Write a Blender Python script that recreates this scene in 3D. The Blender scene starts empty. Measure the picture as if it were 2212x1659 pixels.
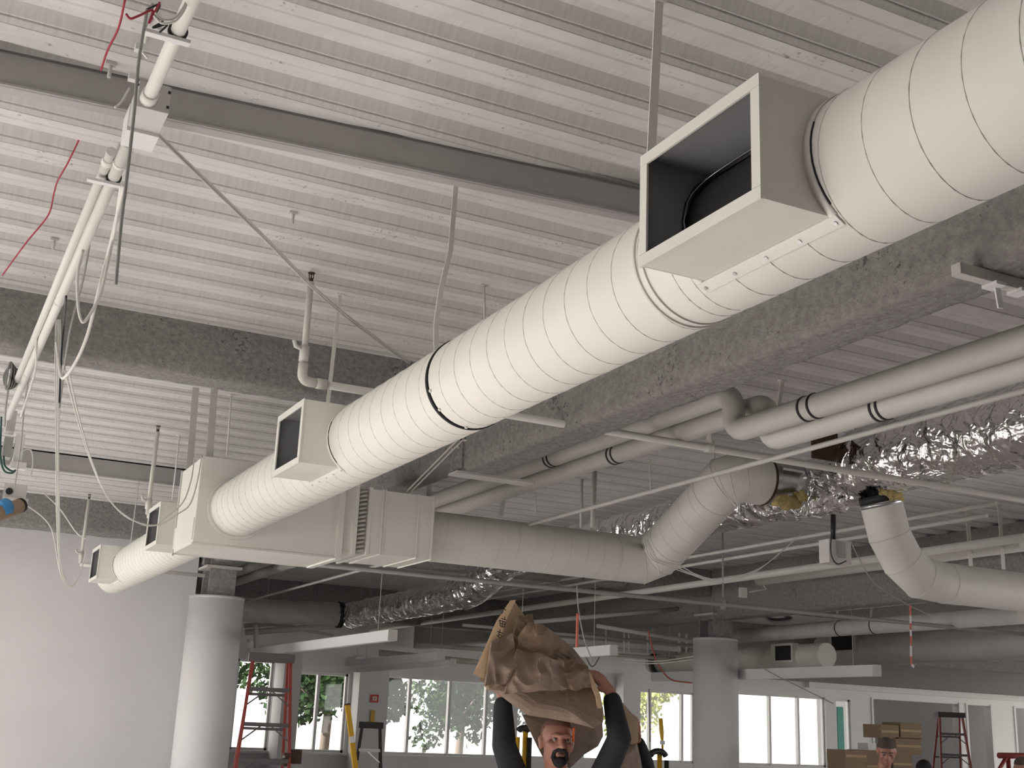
import bpy, bmesh, math, random
import numpy as np
from mathutils import Vector, Matrix, noise
random.seed(7)
S = bpy.context.scene
COL = S.collection
PI = math.pi
rad = math.radians
# ------------------------------------------------------------------ camera
FPX, YAW, PITCH, ROLL = 2598.76, rad(26.1466), rad(15.8637), rad(2.4292)
CAM = Vector((0, 0, 1.72))
_F = Vector((math.sin(YAW)*math.cos(PITCH), math.cos(YAW)*math.cos(PITCH), math.sin(PITCH)))
_R0 = Vector((math.cos(YAW), -math.sin(YAW), 0)); _U0 = _R0.cross(_F)
_R = math.cos(ROLL)*_R0 + math.sin(ROLL)*_U0
_U = -math.sin(ROLL)*_R0 + math.cos(ROLL)*_U0
cd = bpy.data.cameras.new('camera'); cam = bpy.data.objects.new('camera', cd); COL.objects.link(cam)
cam.matrix_world = Matrix(((_R.x, _U.x, -_F.x, CAM.x), (_R.y, _U.y, -_F.y, CAM.y), (_R.z, _U.z, -_F.z, CAM.z), (0, 0, 0, 1)))
cd.sensor_fit = 'HORIZONTAL'; cd.sensor_width = 36; cd.lens = FPX/2212*36; cd.clip_start = .05; cd.clip_end = 400
S.camera = cam
# ------------------------------------------------------------------ world, lamps, exposure
W = bpy.data.worlds.new('world'); S.world = W; W.use_nodes = True
bgn = W.node_tree.nodes['Background']; bgn.inputs[0].default_value = (1.0, .985, .95, 1); bgn.inputs[1].default_value = 2.2
S.view_settings.view_transform = 'Standard'; S.view_settings.look = 'None'
S.view_settings.exposure = 0.0; S.view_settings.gamma = 1.0; S.view_settings.use_curve_mapping = False
def area(name, loc, rot, sx, sy, power, color):
    l = bpy.data.lights.new(name, 'AREA'); l.shape = 'RECTANGLE'; l.size = sx; l.size_y = sy; l.energy = power; l.color = color
    o = bpy.data.objects.new(name, l); o.location = loc; o.rotation_euler = rot; COL.objects.link(o); return o
# daylight standing in the window bands of the two side walls, both outside the frame
area('daylight_left', (-4.75, 3.8, 1.5), (0, rad(-30), 0), 1.2, 2.8, 125, (.98, 1.0, .97))
area('daylight_left_far', (-4.75, 10.8, 1.4), (0, rad(-30), 0), .8, 5.0, 290, (.98, 1.0, .97))
area('daylight_right', (13.25, 3.4, 1.7), (0, rad(52), 0), 1.6, 6.0, 180, (1.0, .95, .96))

# low sun through the left window band: it lies on the floor below the frame and lights everything overhead from underneath
sl_ = bpy.data.lights.new('sun', 'SUN'); sl_.energy = 27; sl_.angle = rad(.6); sl_.color = (1.0, .95, .93)
sun = bpy.data.objects.new('sun', sl_); sun.rotation_euler = (0, rad(-(90-16)), 0); COL.objects.link(sun)
# ------------------------------------------------------------------ materials
MATS = {}
def mat(name, col, rough=.6, metal=0., bump=0., bscale=40., var=0., vscale=3., speck=0., sscale=60., spec=.5, stretch=None):
    if name in MATS: return MATS[name]
    m = bpy.data.materials.new(name); m.use_nodes = True; nt = m.node_tree; N = nt.nodes; L = nt.links
    b = N['Principled BSDF']; b.inputs['Roughness'].default_value = rough; b.inputs['Metallic'].default_value = metal
    b.inputs['Specular IOR Level'].default_value = spec
    b.inputs['Base Color'].default_value = (*col, 1)
    tc = N.new('ShaderNodeTexCoord'); vec = tc.outputs['Object']
    if stretch:
        mp = N.new('ShaderNodeMapping'); mp.inputs['Scale'].default_value = stretch; L.new(vec, mp.inputs[0]); vec = mp.outputs[0]
    src = None
    if var:
        n = N.new('ShaderNodeTexNoise'); n.inputs['Scale'].default_value = vscale; n.inputs['Detail'].default_value = 4; L.new(vec, n.inputs['Vector'])
        r = N.new('ShaderNodeMapRange'); r.inputs['From Min'].default_value = .3; r.inputs['From Max'].default_value = .7
        r.inputs['To Min'].default_value = 1-var; r.inputs['To Max'].default_value = 1+var*.4; L.new(n.outputs['Fac'], r.inputs['Value'])
        x = N.new('ShaderNodeMix'); x.data_type = 'RGBA'; x.blend_type = 'MULTIPLY'; x.inputs[0].default_value = 1
        x.inputs[6].default_value = (*col, 1); L.new(r.outputs[0], x.inputs[7]); src = x.outputs[2]
    if speck:
        n = N.new('ShaderNodeTexNoise'); n.inputs['Scale'].default_value = sscale; n.inputs['Detail'].default_value = 3; L.new(vec, n.inputs['Vector'])
        n2 = N.new('ShaderNodeTexNoise'); n2.inputs['Scale'].default_value = sscale*.07; n2.inputs['Detail'].default_value = 2; L.new(vec, n2.inputs['Vector'])
        a = N.new('ShaderNodeMath'); a.operation = 'MULTIPLY_ADD'; a.inputs[1].default_value = .55; L.new(n2.outputs['Fac'], a.inputs[0]); L.new(n.outputs['Fac'], a.inputs[2])
        r = N.new('ShaderNodeMapRange'); r.inputs['From Min'].default_value = .94; r.inputs['From Max'].default_value = 1.03
        r.inputs['To Min'].default_value = 0; r.inputs['To Max'].default_value = speck; L.new(a.outputs[0], r.inputs['Value'])
        x = N.new('ShaderNodeMix'); x.data_type = 'RGBA'; x.inputs[7].default_value = (.05, .045, .04, 1); L.new(r.outputs[0], x.inputs[0])
        if src: L.new(src, x.inputs[6])
        else: x.inputs[6].default_value = (*col, 1)
        src = x.outputs[2]
    if src: L.new(src, b.inputs['Base Color'])
    if bump:
        n = N.new('ShaderNodeTexNoise'); n.inputs['Scale'].default_value = bscale; n.inputs['Detail'].default_value = 6; n.inputs['Roughness'].default_value = .65; L.new(vec, n.inputs['Vector'])
        bp = N.new('ShaderNodeBump'); bp.inputs['Strength'].default_value = bump; bp.inputs['Distance'].default_value = .02
        L.new(n.outputs['Fac'], bp.inputs['Height']); L.new(bp.outputs[0], b.inputs['Normal'])
    MATS[name] = m; return m
PAINT = mat('duct_paint', (.80, .79, .725), .55, var=.05, vscale=2)
SEAM = mat('seam_shade', (.66, .655, .60), .6)  # duct paint darkened to draw the shadow line along seams and joints
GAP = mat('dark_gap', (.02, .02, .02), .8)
DECK = mat('deck_paint', (.72, .71, .69), .6, var=.10, vscale=5, speck=.5, sscale=50)
WEB = mat('deck_web_paint', (.72, .71, .69), .65, var=.10, vscale=9, stretch=(9, .6, .6))
STEEL = mat('painted_steel', (.62, .60, .57), .55, var=.08, vscale=6)
FIRE = mat('fireproofing', (.36, .352, .335), .95, bump=1.0, bscale=38, var=.25, vscale=30, speck=.7, sscale=48)
WALLM = mat('wall_paint', (.80, .79, .79), .7, var=.04, vscale=1)
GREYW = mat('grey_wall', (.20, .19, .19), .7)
FLOORM = mat('floor_concrete', (.58, .54, .53), .6, var=.15, vscale=2)
BEAMP = mat('beam_paint', (.44, .43, .42), .6, var=.06, vscale=5)
INSUL = mat('pipe_insulation', (.53, .52, .475), .55, var=.05)
PIPED = mat('grey_pipe', (.30, .295, .28), .6, var=.05)
PIPEM = mat('dull_pipe', (.50, .49, .45), .6, var=.05)
PIPE = mat('pipe_paint', (.70, .69, .63), .5, var=.05)
COND = mat('conduit_paint', (.82, .81, .76), .5)
GALV = mat('galvanized', (.62, .64, .65), .32, 1.0, var=.25, vscale=25)
def foil_mat():
    m = bpy.data.materials.new('foil'); m.use_nodes = True; nt = m.node_tree; N = nt.nodes; L = nt.links; b = N['Principled BSDF']
    b.inputs['Metallic'].default_value = 1; b.inputs['Roughness'].default_value = .17; b.inputs['Base Color'].default_value = (.90, .89, .89, 1)
    tc = N.new('ShaderNodeTexCoord'); nz = N.new('ShaderNodeTexNoise'); nz.inputs['Scale'].default_value = 3.5; nz.inputs['Detail'].default_value = 3; L.new(tc.outputs['Object'], nz.inputs['Vector'])
    mx = N.new('ShaderNodeMix'); mx.data_type = 'RGBA'; mx.blend_type = 'ADD'; mx.inputs[0].default_value = .45; L.new(tc.outputs['Object'], mx.inputs[6]); L.new(nz.outputs['Color'], mx.inputs[7])
    hs = []
    for sc, dist in ((6., .045), (19., .008)):
        v = N.new('ShaderNodeTexVoronoi'); v.feature = 'F1'; v.inputs['Scale'].default_value = sc; L.new(mx.outputs[2], v.inputs['Vector']); hs.append((v.outputs['Distance'], dist))
    prev = None
    for h, d in hs:
        bp = N.new('ShaderNodeBump'); bp.inputs['Strength'].default_value = .9; bp.inputs['Distance'].default_value = d; L.new(h, bp.inputs['Height'])
        if prev: L.new(prev, bp.inputs['Normal'])
        prev = bp.outputs[0]
    L.new(prev, b.inputs['Normal']); MATS['foil'] = m; return m
FOIL = foil_mat()
FOILD = mat('foil_smooth', (.52, .51, .50), .35, 1.0, bump=.25, bscale=5, var=.15, vscale=5)
WOOL = mat('glass_wool', (.74, .58, .25), .95, bump=1, bscale=60, var=.35, vscale=40)
BLACK = mat('black_plastic', (.02, .02, .02), .5)
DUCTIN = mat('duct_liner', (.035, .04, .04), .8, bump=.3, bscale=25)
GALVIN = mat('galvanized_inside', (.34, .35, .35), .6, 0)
CABLE = mat('white_cable', (.78, .77, .72), .5)
CABLEG = mat('grey_cable', (.36, .36, .34), .5)
CABLEB = mat('black_cable', (.03, .035, .035), .5)
GREENC = mat('green_cable', (.03, .10, .08), .5)
RED = mat('red_tape', (.42, .03, .06), .5)
PINK = mat('pink_ribbon', (.62, .14, .10), .5)
RIBW = mat('white_ribbon', (.78, .72, .70), .5)
LADR = mat('red_fibreglass', (.26, .045, .038), .45)
LADS = mat('ladder_step', (.10, .09, .09), .5)
ALU = mat('aluminium', (.70, .70, .70), .35, .9)
YEL = mat('yellow_paint', (.72, .42, .03), .45)
CARD = mat('cardboard', (.36, .26, .17), .85, var=.10, vscale=6)
CARDL = mat('cardboard_edge', (.62, .45, .28), .85, var=.08, vscale=9)
KRAFT = mat('kraft_paper', (.25, .18, .13), .6, var=.18, vscale=7, bump=.4, bscale=14)
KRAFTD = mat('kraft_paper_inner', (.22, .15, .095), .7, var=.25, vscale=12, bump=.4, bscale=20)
TAPE = mat('clear_tape', (.40, .29, .20), .15)
INK = mat('ink', (.05, .04, .04), .8)
SKIN = mat('skin', (.46, .22, .16), .5, var=.15, vscale=18)
LIPS = mat('lips', (.20, .09, .075), .5)
HAIR = mat('short_hair', (.27, .135, .10), .8, bump=.5, bscale=200)
HAIRG = mat('grey_hair', (.11, .085, .07), .8, bump=.5, bscale=200)
HAIRB = mat('black_hair', (.012, .011, .012), .7, bump=.5, bscale=150)
SHIRT = mat('black_cloth', (.012, .014, .018), .85, bump=.4, bscale=30)
JEANS = mat('dark_jeans', (.03, .04, .07), .85)
EYEW = mat('eye_white', (.26, .19, .17), .3)
ORANGE = mat('orange_paint', (.80, .16, .03), .5)
BLUE = mat('blue_tape', (.05, .28, .62), .5)
WHITEP = mat('white_plastic', (.82, .82, .82), .4)
LEAF = mat('leaf_dark', (.018, .034, .013), .95, var=.5, vscale=2, spec=0)
LEAFY = mat('leaf_light', (.30, .34, .06), .95, var=.4, vscale=2)
BARK = mat('bark', (.07, .055, .04), .9)
GROUND = mat('pale_ground', (.52, .50, .46), .9)
TEAL = mat('teal_panel', (.05, .36, .30), .4)
RIM = mat('mullion_paint', (.72, .72, .72), .5)
REDD = mat('alarm_red', (.62, .05, .04), .4)
BROWN = mat('brown_leather', (.07, .035, .02), .7)
def glass():
    m = bpy.data.materials.new('window_glass'); m.use_nodes = True; nt = m.node_tree; N = nt.nodes
    for n in list(N):
        if n.type == 'BSDF_PRINCIPLED': N.remove(n)
    t = N.new('ShaderNodeBsdfTransparent'); g = N.new('ShaderNodeBsdfGlossy'); g.inputs['Roughness'].default_value = .03
    x = N.new('ShaderNodeMixShader'); x.inputs[0].default_value = .06
    nt.links.new(t.outputs[0], x.inputs[1]); nt.links.new(g.outputs[0], x.inputs[2]); nt.links.new(x.outputs[0], N['Material Output'].inputs[0]); return m
GLASS = glass()

# ------------------------------------------------------------------ helpers
def ray(x, y):
    return _R*((x-1106)/FPX) - _U*((y-829.5)/FPX) + _F
def at(x, y, X=None, Y=None, Z=None):
    """real point on the plane X=, Y= or Z= seen at photograph pixel x, y"""
    d = ray(x, y)
    t = (X-CAM.x)/d.x if X is not None else (Y-CAM.y)/d.y if Y is not None else (Z-CAM.z)/d.z
    return CAM + d*t
ORG = {}
def V(*a): return Vector(a)
class MB:
    def __init__(s): s.v = []; s.f = []; s.sm = []; s.mi = []
    def add(s, vs, fs, smooth=False, mi=0):
        o = len(s.v); s.v += [Vector(v) for v in vs]
        for f in fs: s.f.append([i+o for i in f]); s.sm.append(smooth); s.mi.append(mi)
        return s
    def box(s, x0, x1, y0, y1, z0, z1, mi=0):
        return s.hexa([V(x0,y0,z0),V(x1,y0,z0),V(x1,y1,z0),V(x0,y1,z0),V(x0,y0,z1),V(x1,y0,z1),V(x1,y1,z1),V(x0,y1,z1)], mi)
    def hexa(s, p, mi=0):
        return s.add(p, [(3,2,1,0),(4,5,6,7),(0,1,5,4),(1,2,6,5),(2,3,7,6),(3,0,4,7)], False, mi)
    def bar(s, p, q, w, h, up=None, mi=0):
        p = Vector(p); q = Vector(q); d = (q-p).normalized(); up = Vector(up) if up else (V(0,0,1) if abs(d.z) < .9 else V(1,0,0))
        a = d.cross(up).normalized()*w*.5; b = a.cross(d).normalized()*h*.5
        return s.hexa([p-a-b, p+a-b, q+a-b, q-a-b, p-a+b, p+a+b, q+a+b, q-a+b], mi)
    def tube(s, pts, r, n=12, cap=True, smooth=True, mi=0, closed=False):
        pts = [Vector(p) for p in pts]; m = len(pts); rs = r if isinstance(r, (list, tuple)) else [r]*m
        t0 = (pts[1]-pts[0]).normalized(); a = t0.orthogonal().normalized()
        vs = []; prev = t0
        for i, p in enumerate(pts):
            if i == 0: t = t0
            elif i == m-1: t = (pts[i]-pts[i-1]).normalized()
            else: t = ((pts[i+1]-pts[i]).normalized()+(pts[i]-pts[i-1]).normalized()).normalized()
            ax = prev.cross(t)
            if ax.length > 1e-6: a = Matrix.Rotation(prev.angle(t), 3, ax.normalized()) @ a
            prev = t; b = t.cross(a).normalized()
            k = 1.0
            if 0 < i < m-1:
                c = (pts[i]-pts[i-1]).normalized().dot(t); k = 1/max(c, .5)
            for j in range(n):
                w = 2*PI*j/n; vs.append(p+(a*math.cos(w)+b*math.sin(w))*rs[i])
        fs = [(i*n+j, i*n+(j+1) % n, (i+1)*n+(j+1) % n, (i+1)*n+j) for i in range(m-1) for j in range(n)]
        s.add(vs, fs, smooth, mi)
        if cap:
            o = len(s.v)-len(vs)
            s.f += [[o+j for j in range(n)][::-1], [o+(m-1)*n+j for j in range(n)]]; s.sm += [False]*2; s.mi += [mi]*2
        return s
    def ring(s, c, ax, ro, ri, h, n=40, mi=0):
        c = Vector(c); ax = Vector(ax).normalized(); a = ax.orthogonal().normalized(); b = ax.cross(a)
        vs = []
        for k in range(n):
            w = 2*PI*k/n; e = a*math.cos(w)+b*math.sin(w)
            vs += [c+e*ro-ax*h/2, c+e*ro+ax*h/2, c+e*ri+ax*h/2, c+e*ri-ax*h/2]
        fs = []
        for k in range(n):
            o = 4*k; q = 4*((k+1) % n)
            for u in range(4): fs.append((o+u, o+(u+1) % 4, q+(u+1) % 4, q+u))
        return s.add(vs, fs, True, mi)
    def ball(s, c, r, n=10, m=8, mi=0):
        c = Vector(c); r = Vector(r) if not isinstance(r, (int, float)) else V(r, r, r); vs = []
        for i in range(m+1):
            th = PI*i/m
            for j in range(n):
                ph = 2*PI*j/n; vs.append(c+V(r.x*math.sin(th)*math.cos(ph), r.y*math.sin(th)*math.sin(ph), r.z*math.cos(th)))
        return s.add(vs, [(i*n+j, (i+1)*n+j, (i+1)*n+(j+1) % n, i*n+(j+1) % n) for i in range(m) for j in range(n)], True, mi)
    def xf(s, M):
        s.v = [M @ v for v in s.v]; return s
    def build(s, name, m, parent=None, mods=None):
        if parent is None:
            xs = [v.x for v in s.v]; ys = [v.y for v in s.v]; zs = [v.z for v in s.v]
            o0 = V((min(xs)+max(xs))/2, (min(ys)+max(ys))/2, min(zs))
        else: o0 = ORG[parent]
        me = bpy.data.meshes.new(name); me.from_pydata([v-o0 for v in s.v], [], s.f)
        for x in (m if isinstance(m, (list, tuple)) else [m]): me.materials.append(x)
        me.polygons.foreach_set('use_smooth', s.sm); me.polygons.foreach_set('material_index', s.mi); me.update()
        o = bpy.data.objects.new(name, me); COL.objects.link(o); ORG[o] = o0
        if parent is None: o.location = o0
        else: o.parent = parent
        return o
def tag(o, label=None, cat=None, group=None, kind=None):
    if label: o['label'] = label
    if cat: o['category'] = cat
    if group: o['group'] = group
    if kind: o['kind'] = kind
    return o
def thing(name, label, cat, loc, group=None, kind=None):
    o = bpy.data.objects.new(name, None); COL.objects.link(o); o.location = loc; o.empty_display_size = .1; ORG[o] = Vector(loc)
    return tag(o, label, cat, group, kind)
def lerp(a, b, t): return a+(b-a)*t
def smooth_path(pts, n=8):
    pts = [Vector(p) for p in pts]; P = [pts[0]*2-pts[1]]+pts+[pts[-1]*2-pts[-2]]; out = []
    for i in range(1, len(P)-2):
        for k in range(n):
            t = k/n; a, b, c, d = P[i-1:i+3]
            out.append(.5*((2*b)+(c-a)*t+(2*a-5*b+4*c-d)*t*t+(3*b-a-3*c+d)*t**3))
    return out+[pts[-1]]
def bend(pts, r, n=6):
    """polyline with rounded corners of radius r"""
    pts = [Vector(p) for p in pts]; out = [pts[0]]
    for i in range(1, len(pts)-1):
        p = pts[i]; a = (pts[i-1]-p); b = (pts[i+1]-p); ang = a.angle(b); t = min(r/math.tan(ang/2), a.length*.48, b.length*.48)
        p0 = p+a.normalized()*t; p1 = p+b.normalized()*t
        for k in range(n+1):
            u = k/n; out.append((1-u)**2*p0+2*u*(1-u)*p+u*u*p1)
    return out+[pts[-1]]
def cable(name, pts, r, m, label, cat='cable', group=None, n=6, parent=None, res=7):
    o = MB().tube(smooth_path(pts, res), r, n).build(name, m, parent)
    return tag(o, label, cat, group) if parent is None else o

# ================================================================== SETTING
ZC = 3.92; PITCHR = .3047; Y0 = 4.631
XL, XR = -4.9, 31.0
floor = tag(MB().box(XL-.2, XR+.2, -3.4, 27.2, -.1, 0).build('floor', FLOORM), 'pale grey concrete floor under the building works', 'floor', kind='structure')
ceil = thing('ceiling', 'white painted ribbed steel deck overhead', 'ceiling', (0, 10, ZC), kind='structure')
def deck_panel(k0, nr, x0, x1):
    prof = []
    for k in range(k0, k0+nr):
        y = Y0+k*PITCHR-(.04 if k < -1 else 0)
        prof += [(y, 0, 0), (y+.050, 0, 0), (y+.057, .004, 0), (y+.065, .004, 0), (y+.072, 0, 0), (y+.122, 0, 0), (y+.150, .07, 1), (y+.258, .07, 1), (y+.282, .026, 1), (y+.292, .026, 1), (y+.290, .018, 1), (y+PITCHR+.001+(.04 if k == -2 else 0), 0, 1)]
    b = MB(); n = len(prof); vs = []
    for x in (x0, x1): vs += [V(x, y, ZC+z) for y, z, _ in prof]
    for i in range(n-1): b.add([vs[i], vs[i+1], vs[n+i+1], vs[n+i]], [(0, 3, 2, 1)], False, 1 if (prof[i][2] or (i+1 < n and prof[i+1][2] and prof[i][1] == 0 and prof[i+1][1] > .03)) else 0)
    b.build('deck_panel', [DECK, WEB], ceil)
k = -25
while k < 74: deck_panel(k, 3, XL, XR); k += 3
MB().box(XL-.2, XR+.2, -3.4, 27.2, ZC+.085, ZC+.2).build('roof_slab', STEEL, ceil)

def wall_with_holes(name, axis, c, th, lo, hi, z1, holes, m, label):
    b = MB(); t0, t1 = c, c+th
    def bx(a0, a1, z0, zz):
        if a1-a0 < 1e-4 or zz-z0 < 1e-4: return
        if axis == 'x': b.box(a0, a1, t0, t1, z0, zz)
        else: b.box(t0, t1, a0, a1, z0, zz)
    p = lo
    for h in sorted(holes):
        bx(p, h[0], 0, z1); bx(h[0], h[1], 0, h[2]); bx(h[0], h[1], h[3], z1); p = h[1]
    bx(p, hi, 0, z1)
    return tag(b.build(name, m), label, 'wall', kind='structure')
wall_with_holes('wall_left', 'y', XL-.2, .2, -3.4, 14.5, ZC+.09, [(2.3, 5.3, .4, 2.3), (8.2, 13.4, 1.0, 1.8)], WALLM, 'white side wall with a window band')
wall_with_holes('wall_right', 'y', 13.3, .2, -3.4, 9.2, ZC+.09, [(.2, 6.6, .8, 2.7)], WALLM, 'white side wall across the hall with a window band')
tag(MB().box(XL-.2, 13.5, -3.6, -3.4, 0, ZC+.09).build('wall_front', GREYW), 'grey wall behind the hall', 'wall', kind='structure')
tag(MB().box(XL-.2, 3.06, 14.42, 14.62, 0, ZC).build('wall_back_left', WALLM), 'plain white wall behind the round column', 'wall', kind='structure')
tag(MB().box(2.86, 3.06, 14.62, 25.2, 0, ZC).build('wall_inner', WALLM), 'white return of the plain wall running back to the windows', 'wall', kind='structure')
# window wall at Y = 25
WY = 25.0
wins = [(6.32, 7.09, 1.04, 2.82), (7.50, 8.72, 1.04, 2.64), (9.51, 12.6, 1.04, 2.67), (12.75, 15.3, 1.04, 2.67), (15.85, 17.6, 1.04, 2.68), (17.75, 21.65, 1.04, 2.76), (22.0, 22.5, .02, 2.74)]
opening = [(23.2, 26.4, .02, 2.80), (26.6, 27.6, .02, 2.80), (28.45, 30.6, .02, 2.80)]
wall_with_holes('wall_back', 'x', WY, .2, 2.9, XR, ZC, wins+opening, WALLM, 'white window wall at the far end of the hall')
mull = {0: [], 1: [8.08], 2: [10.15, 11.10, 12.0], 3: [13.6, 14.5], 4: [16.33, 17.25], 5: [18.9, 19.9, 20.8], 6: []}
for i, (a, b_, z0, z1) in enumerate(wins):
    w = thing('window_%d' % (i+1), ['narrow bare window beside the red stepladder', 'two-pane window with dark trees left of the fire alarm pillar', 'window with trees between the fire alarm pillar and the man', 'window behind the man with raised arms', 'window with yellow-green leaves left of the round column', 'wide overexposed window right of the round column', 'narrow glazed door with a teal panel'][i], 'window', ((a+b_)/2, WY, z0), kind='structure')
    fr = MB(); e = .05
    for q in ((a, a+e, z0, z1), (b_-e, b_, z0, z1), (a, b_, z0, z0+e), (a, b_, z1-e, z1)): fr.box(q[0], q[1], WY+.06, WY+.14, q[2], q[3])
    fr.build('window_frame', RIM, w)
    edges = [a]+mull[i]+[b_]
    for x in mull[i]: MB().box(x-.03, x+.03, WY+.04, WY+.15, z0, z1).build('mullion', RIM, w)
    for x0, x1 in zip(edges, edges[1:]): MB().box(x0+.03, x1-.03, WY+.095, WY+.105, z0+.04, z1-.04).build('pane', GLASS, w)
    if i == 6:
        MB().box(22.06, 22.26, WY+.02, WY+.05, .1, 2.55).build('panel', TEAL, w)
    else:
        MB().box(a-.06, b_+.06, WY-.10, WY+.05, z0-.05, z0).build('window_sill', WALLM, w)
# header and dark rooms behind the right openings
tag(MB().box(21.0, XR, WY-.16, WY, 2.98, 3.12).build('trim_1', WALLM), 'white header rail over the openings', 'trim', kind='structure')
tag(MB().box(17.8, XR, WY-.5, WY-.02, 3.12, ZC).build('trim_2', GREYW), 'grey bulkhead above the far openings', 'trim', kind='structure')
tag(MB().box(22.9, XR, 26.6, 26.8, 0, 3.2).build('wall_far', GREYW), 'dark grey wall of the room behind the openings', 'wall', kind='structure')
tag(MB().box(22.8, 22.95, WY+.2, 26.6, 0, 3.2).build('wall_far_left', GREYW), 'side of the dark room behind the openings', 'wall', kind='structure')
for i, x in enumerate((23.22, 26.36, 26.62, 27.56, 28.47)):
    tag(MB().box(x-.035, x+.035, WY-.03, WY+.22, 0, 2.84).build('trim_%d' % (i+3), RIM), 'white upright frame of the openings, number %d along' % (i+1), 'trim', kind='structure')
# pilasters with their own faces
tag(MB().box(8.80, 9.46, WY-.45, WY, 0, 3.0).build('pillar', WALLM), 'white square pillar carrying the red fire alarm', 'pillar', kind='structure')
tag(MB().box(15.33, 15.80, WY-.35, WY, 0, 3.0).build('pillar', WALLM), 'white square pillar right of the man with raised arms', 'pillar', kind='structure')
tag(MB().box(7.1, 7.46, WY-.7, WY, 0, 3.1).build('pillar', WALLM), 'white square pillar behind the red stepladder', 'pillar', kind='structure')

# ---- fireproofed and plain beams
def rough_beam(name, axis, lo, hi, c0, c1, z0, z1, label, seed=0, step=.05, amp=.010, parent=None):
    """sprayed beam: rounded section swept along x or y with a lumpy surface"""
    sec = []
    def edge(p, q, n): return [lerp(Vector(p), Vector(q), i/n) for i in range(n)]
    r = .02
    sec = edge((c0, z1), (c0, z0+r), 8)+edge((c0, z0+r), (c0+r, z0), 2)+edge((c0+r, z0), (c1-r, z0), 7)+edge((c1-r, z0), (c1, z0+r), 2)+edge((c1, z0+r), (c1, z1), 8)+[Vector((c1, z1))]
    n = len(sec); m = max(2, int((hi-lo)/step)); vs = []
    cc = (c0+c1)/2; zz = (z0+z1)/2
    for i in range(m+1):
        t = lerp(lo, hi, i/m)
        for s_ in sec:
            p = V(t, s_.x, s_.y) if axis == 'x' else V(s_.x, t, s_.y)
            d = (noise.noise(p*14+V(seed, 0, 0))*.6+noise.noise(p*31+V(0, seed, 0))*.5)*amp
            nx = (s_.x-cc)/(c1-c0)*2; nz = (s_.y-zz)/(z1-z0)*2
            if abs(nz) > .93: off = (0, d*(1 if nz > 0 else -1))
            else: off = (d*(1 if nx > 0 else -1), 0)
            if s_.y >= z1-1e-6: off = (off[0], 0)
            vs.append(V(p.x, p.y+off[0], p.z+off[1]) if axis == 'x' else V(p.x+off[0], p.y, p.z+off[1]))
    b = MB(); fs = []
    for i in range(m):
        for j in range(n-1):
            q = (i*n+j, i*n+j+1, (i+1)*n+j+1, (i+1)*n+j); fs.append(q if axis == 'y' else q[::-1])
    b.add(vs, fs, True); b.f += [list(range(n)), [m*n+j for j in range(n)][::-1]]; b.sm += [False]*2; b.mi += [0]*2
    o = b.build(name, FIRE, parent)
    if parent is None: tag(o, label, 'beam', kind='structure')
    return o
rough_beam('beam', 'y', -1.5, 6.95, 3.09, 3.325, 3.285, ZC, 'large sprayed beam running beside the round duct overhead', 1, .035)
rough_beam('beam', 'x', XL, 3.06, 6.844, 7.10, 3.604, ZC, 'sprayed beam crossing behind the upright sprinkler pipe', 2, .04)
rough_beam('beam', 'y', 7.12, 13.75, 3.08, 3.30, 3.38, ZC, 'sprayed beam beyond the beam splice, above the square plenum', 4, .05)
rough_beam('beam', 'x', XL, 10.0, 13.78, 14.05, 3.56, ZC, 'sprayed beam along the top of the plain white wall', 5, .06)
rough_beam('beam', 'y', -1.5, 24.6, 9.98, 10.24, 3.24, ZC, 'sprayed beam carried by the round column at right', 6, .07)
rough_beam('beam', 'y', 14.1, 24.6, 3.10, 3.30, 3.40, ZC, 'sprayed beam running from the left round column to the windows', 7, .1)
rough_beam('beam', 'x', 10.3, XR, 13.78, 14.05, 3.45, ZC, 'sprayed beam running right from the right round column', 8, .12)
rough_beam('beam', 'x', 3.35, XR, 19.9, 20.2, 3.35, ZC, 'sprayed cross beam between the columns and the window wall', 9, .12)
rough_beam('beam', 'y', -1.5, 24.6, 16.9, 17.15, 3.24, ZC, 'far sprayed beam beyond the right round column', 10, .12)
for xa, ya, xb, yb, zb, lab in ((-1.2, 4.275, 3.08, 3.888, 3.785, 'smooth grey channel beam just in front of the first hanger strap'), (-1.2, 11.34, 3.0, 11.34, 3.76, 'smooth grey channel beam beyond the square plenum')):
    p = V(xa, ya, (zb+ZC)/2); q = V(xb, yb, (zb+ZC)/2); d = (q-p).normalized(); nrm = V(-d.y, d.x, 0)
    b = MB(); h = (ZC-zb)
    b.bar(p+nrm*.006, q+nrm*.006, .012, h); b.bar(p+V(0, 0, -h/2+.004)+nrm*.028, q+V(0, 0, -h/2+.004)+nrm*.028, .07, .008); b.bar(p+V(0, 0, h/2-.006)+nrm*.035, q+V(0, 0, h/2-.006)+nrm*.035, .07, .012)
    tag(b.build('beam', BEAMP), lab, 'beam', kind='structure')
# beam splice plates at the joint
sp = thing('beam_splice', 'bolted splice plates where the large sprayed beam ends', 'bracket', (3.2, 7.0, 3.3))
MB().box(3.075, 3.09, 6.95, 7.14, 3.30, 3.85).build('side_plate', FIRE, sp); MB().box(3.05, 3.62, 6.96, 7.10, 3.272, 3.287).build('bottom_plate', STEEL, sp)
for z in (3.45, 3.55, 3.65, 3.75):
    for y in (7.0, 7.09): MB().tube([(3.062, y, z), (3.076, y, z)], .012, 6).build('bolt', STEEL, sp)
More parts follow.
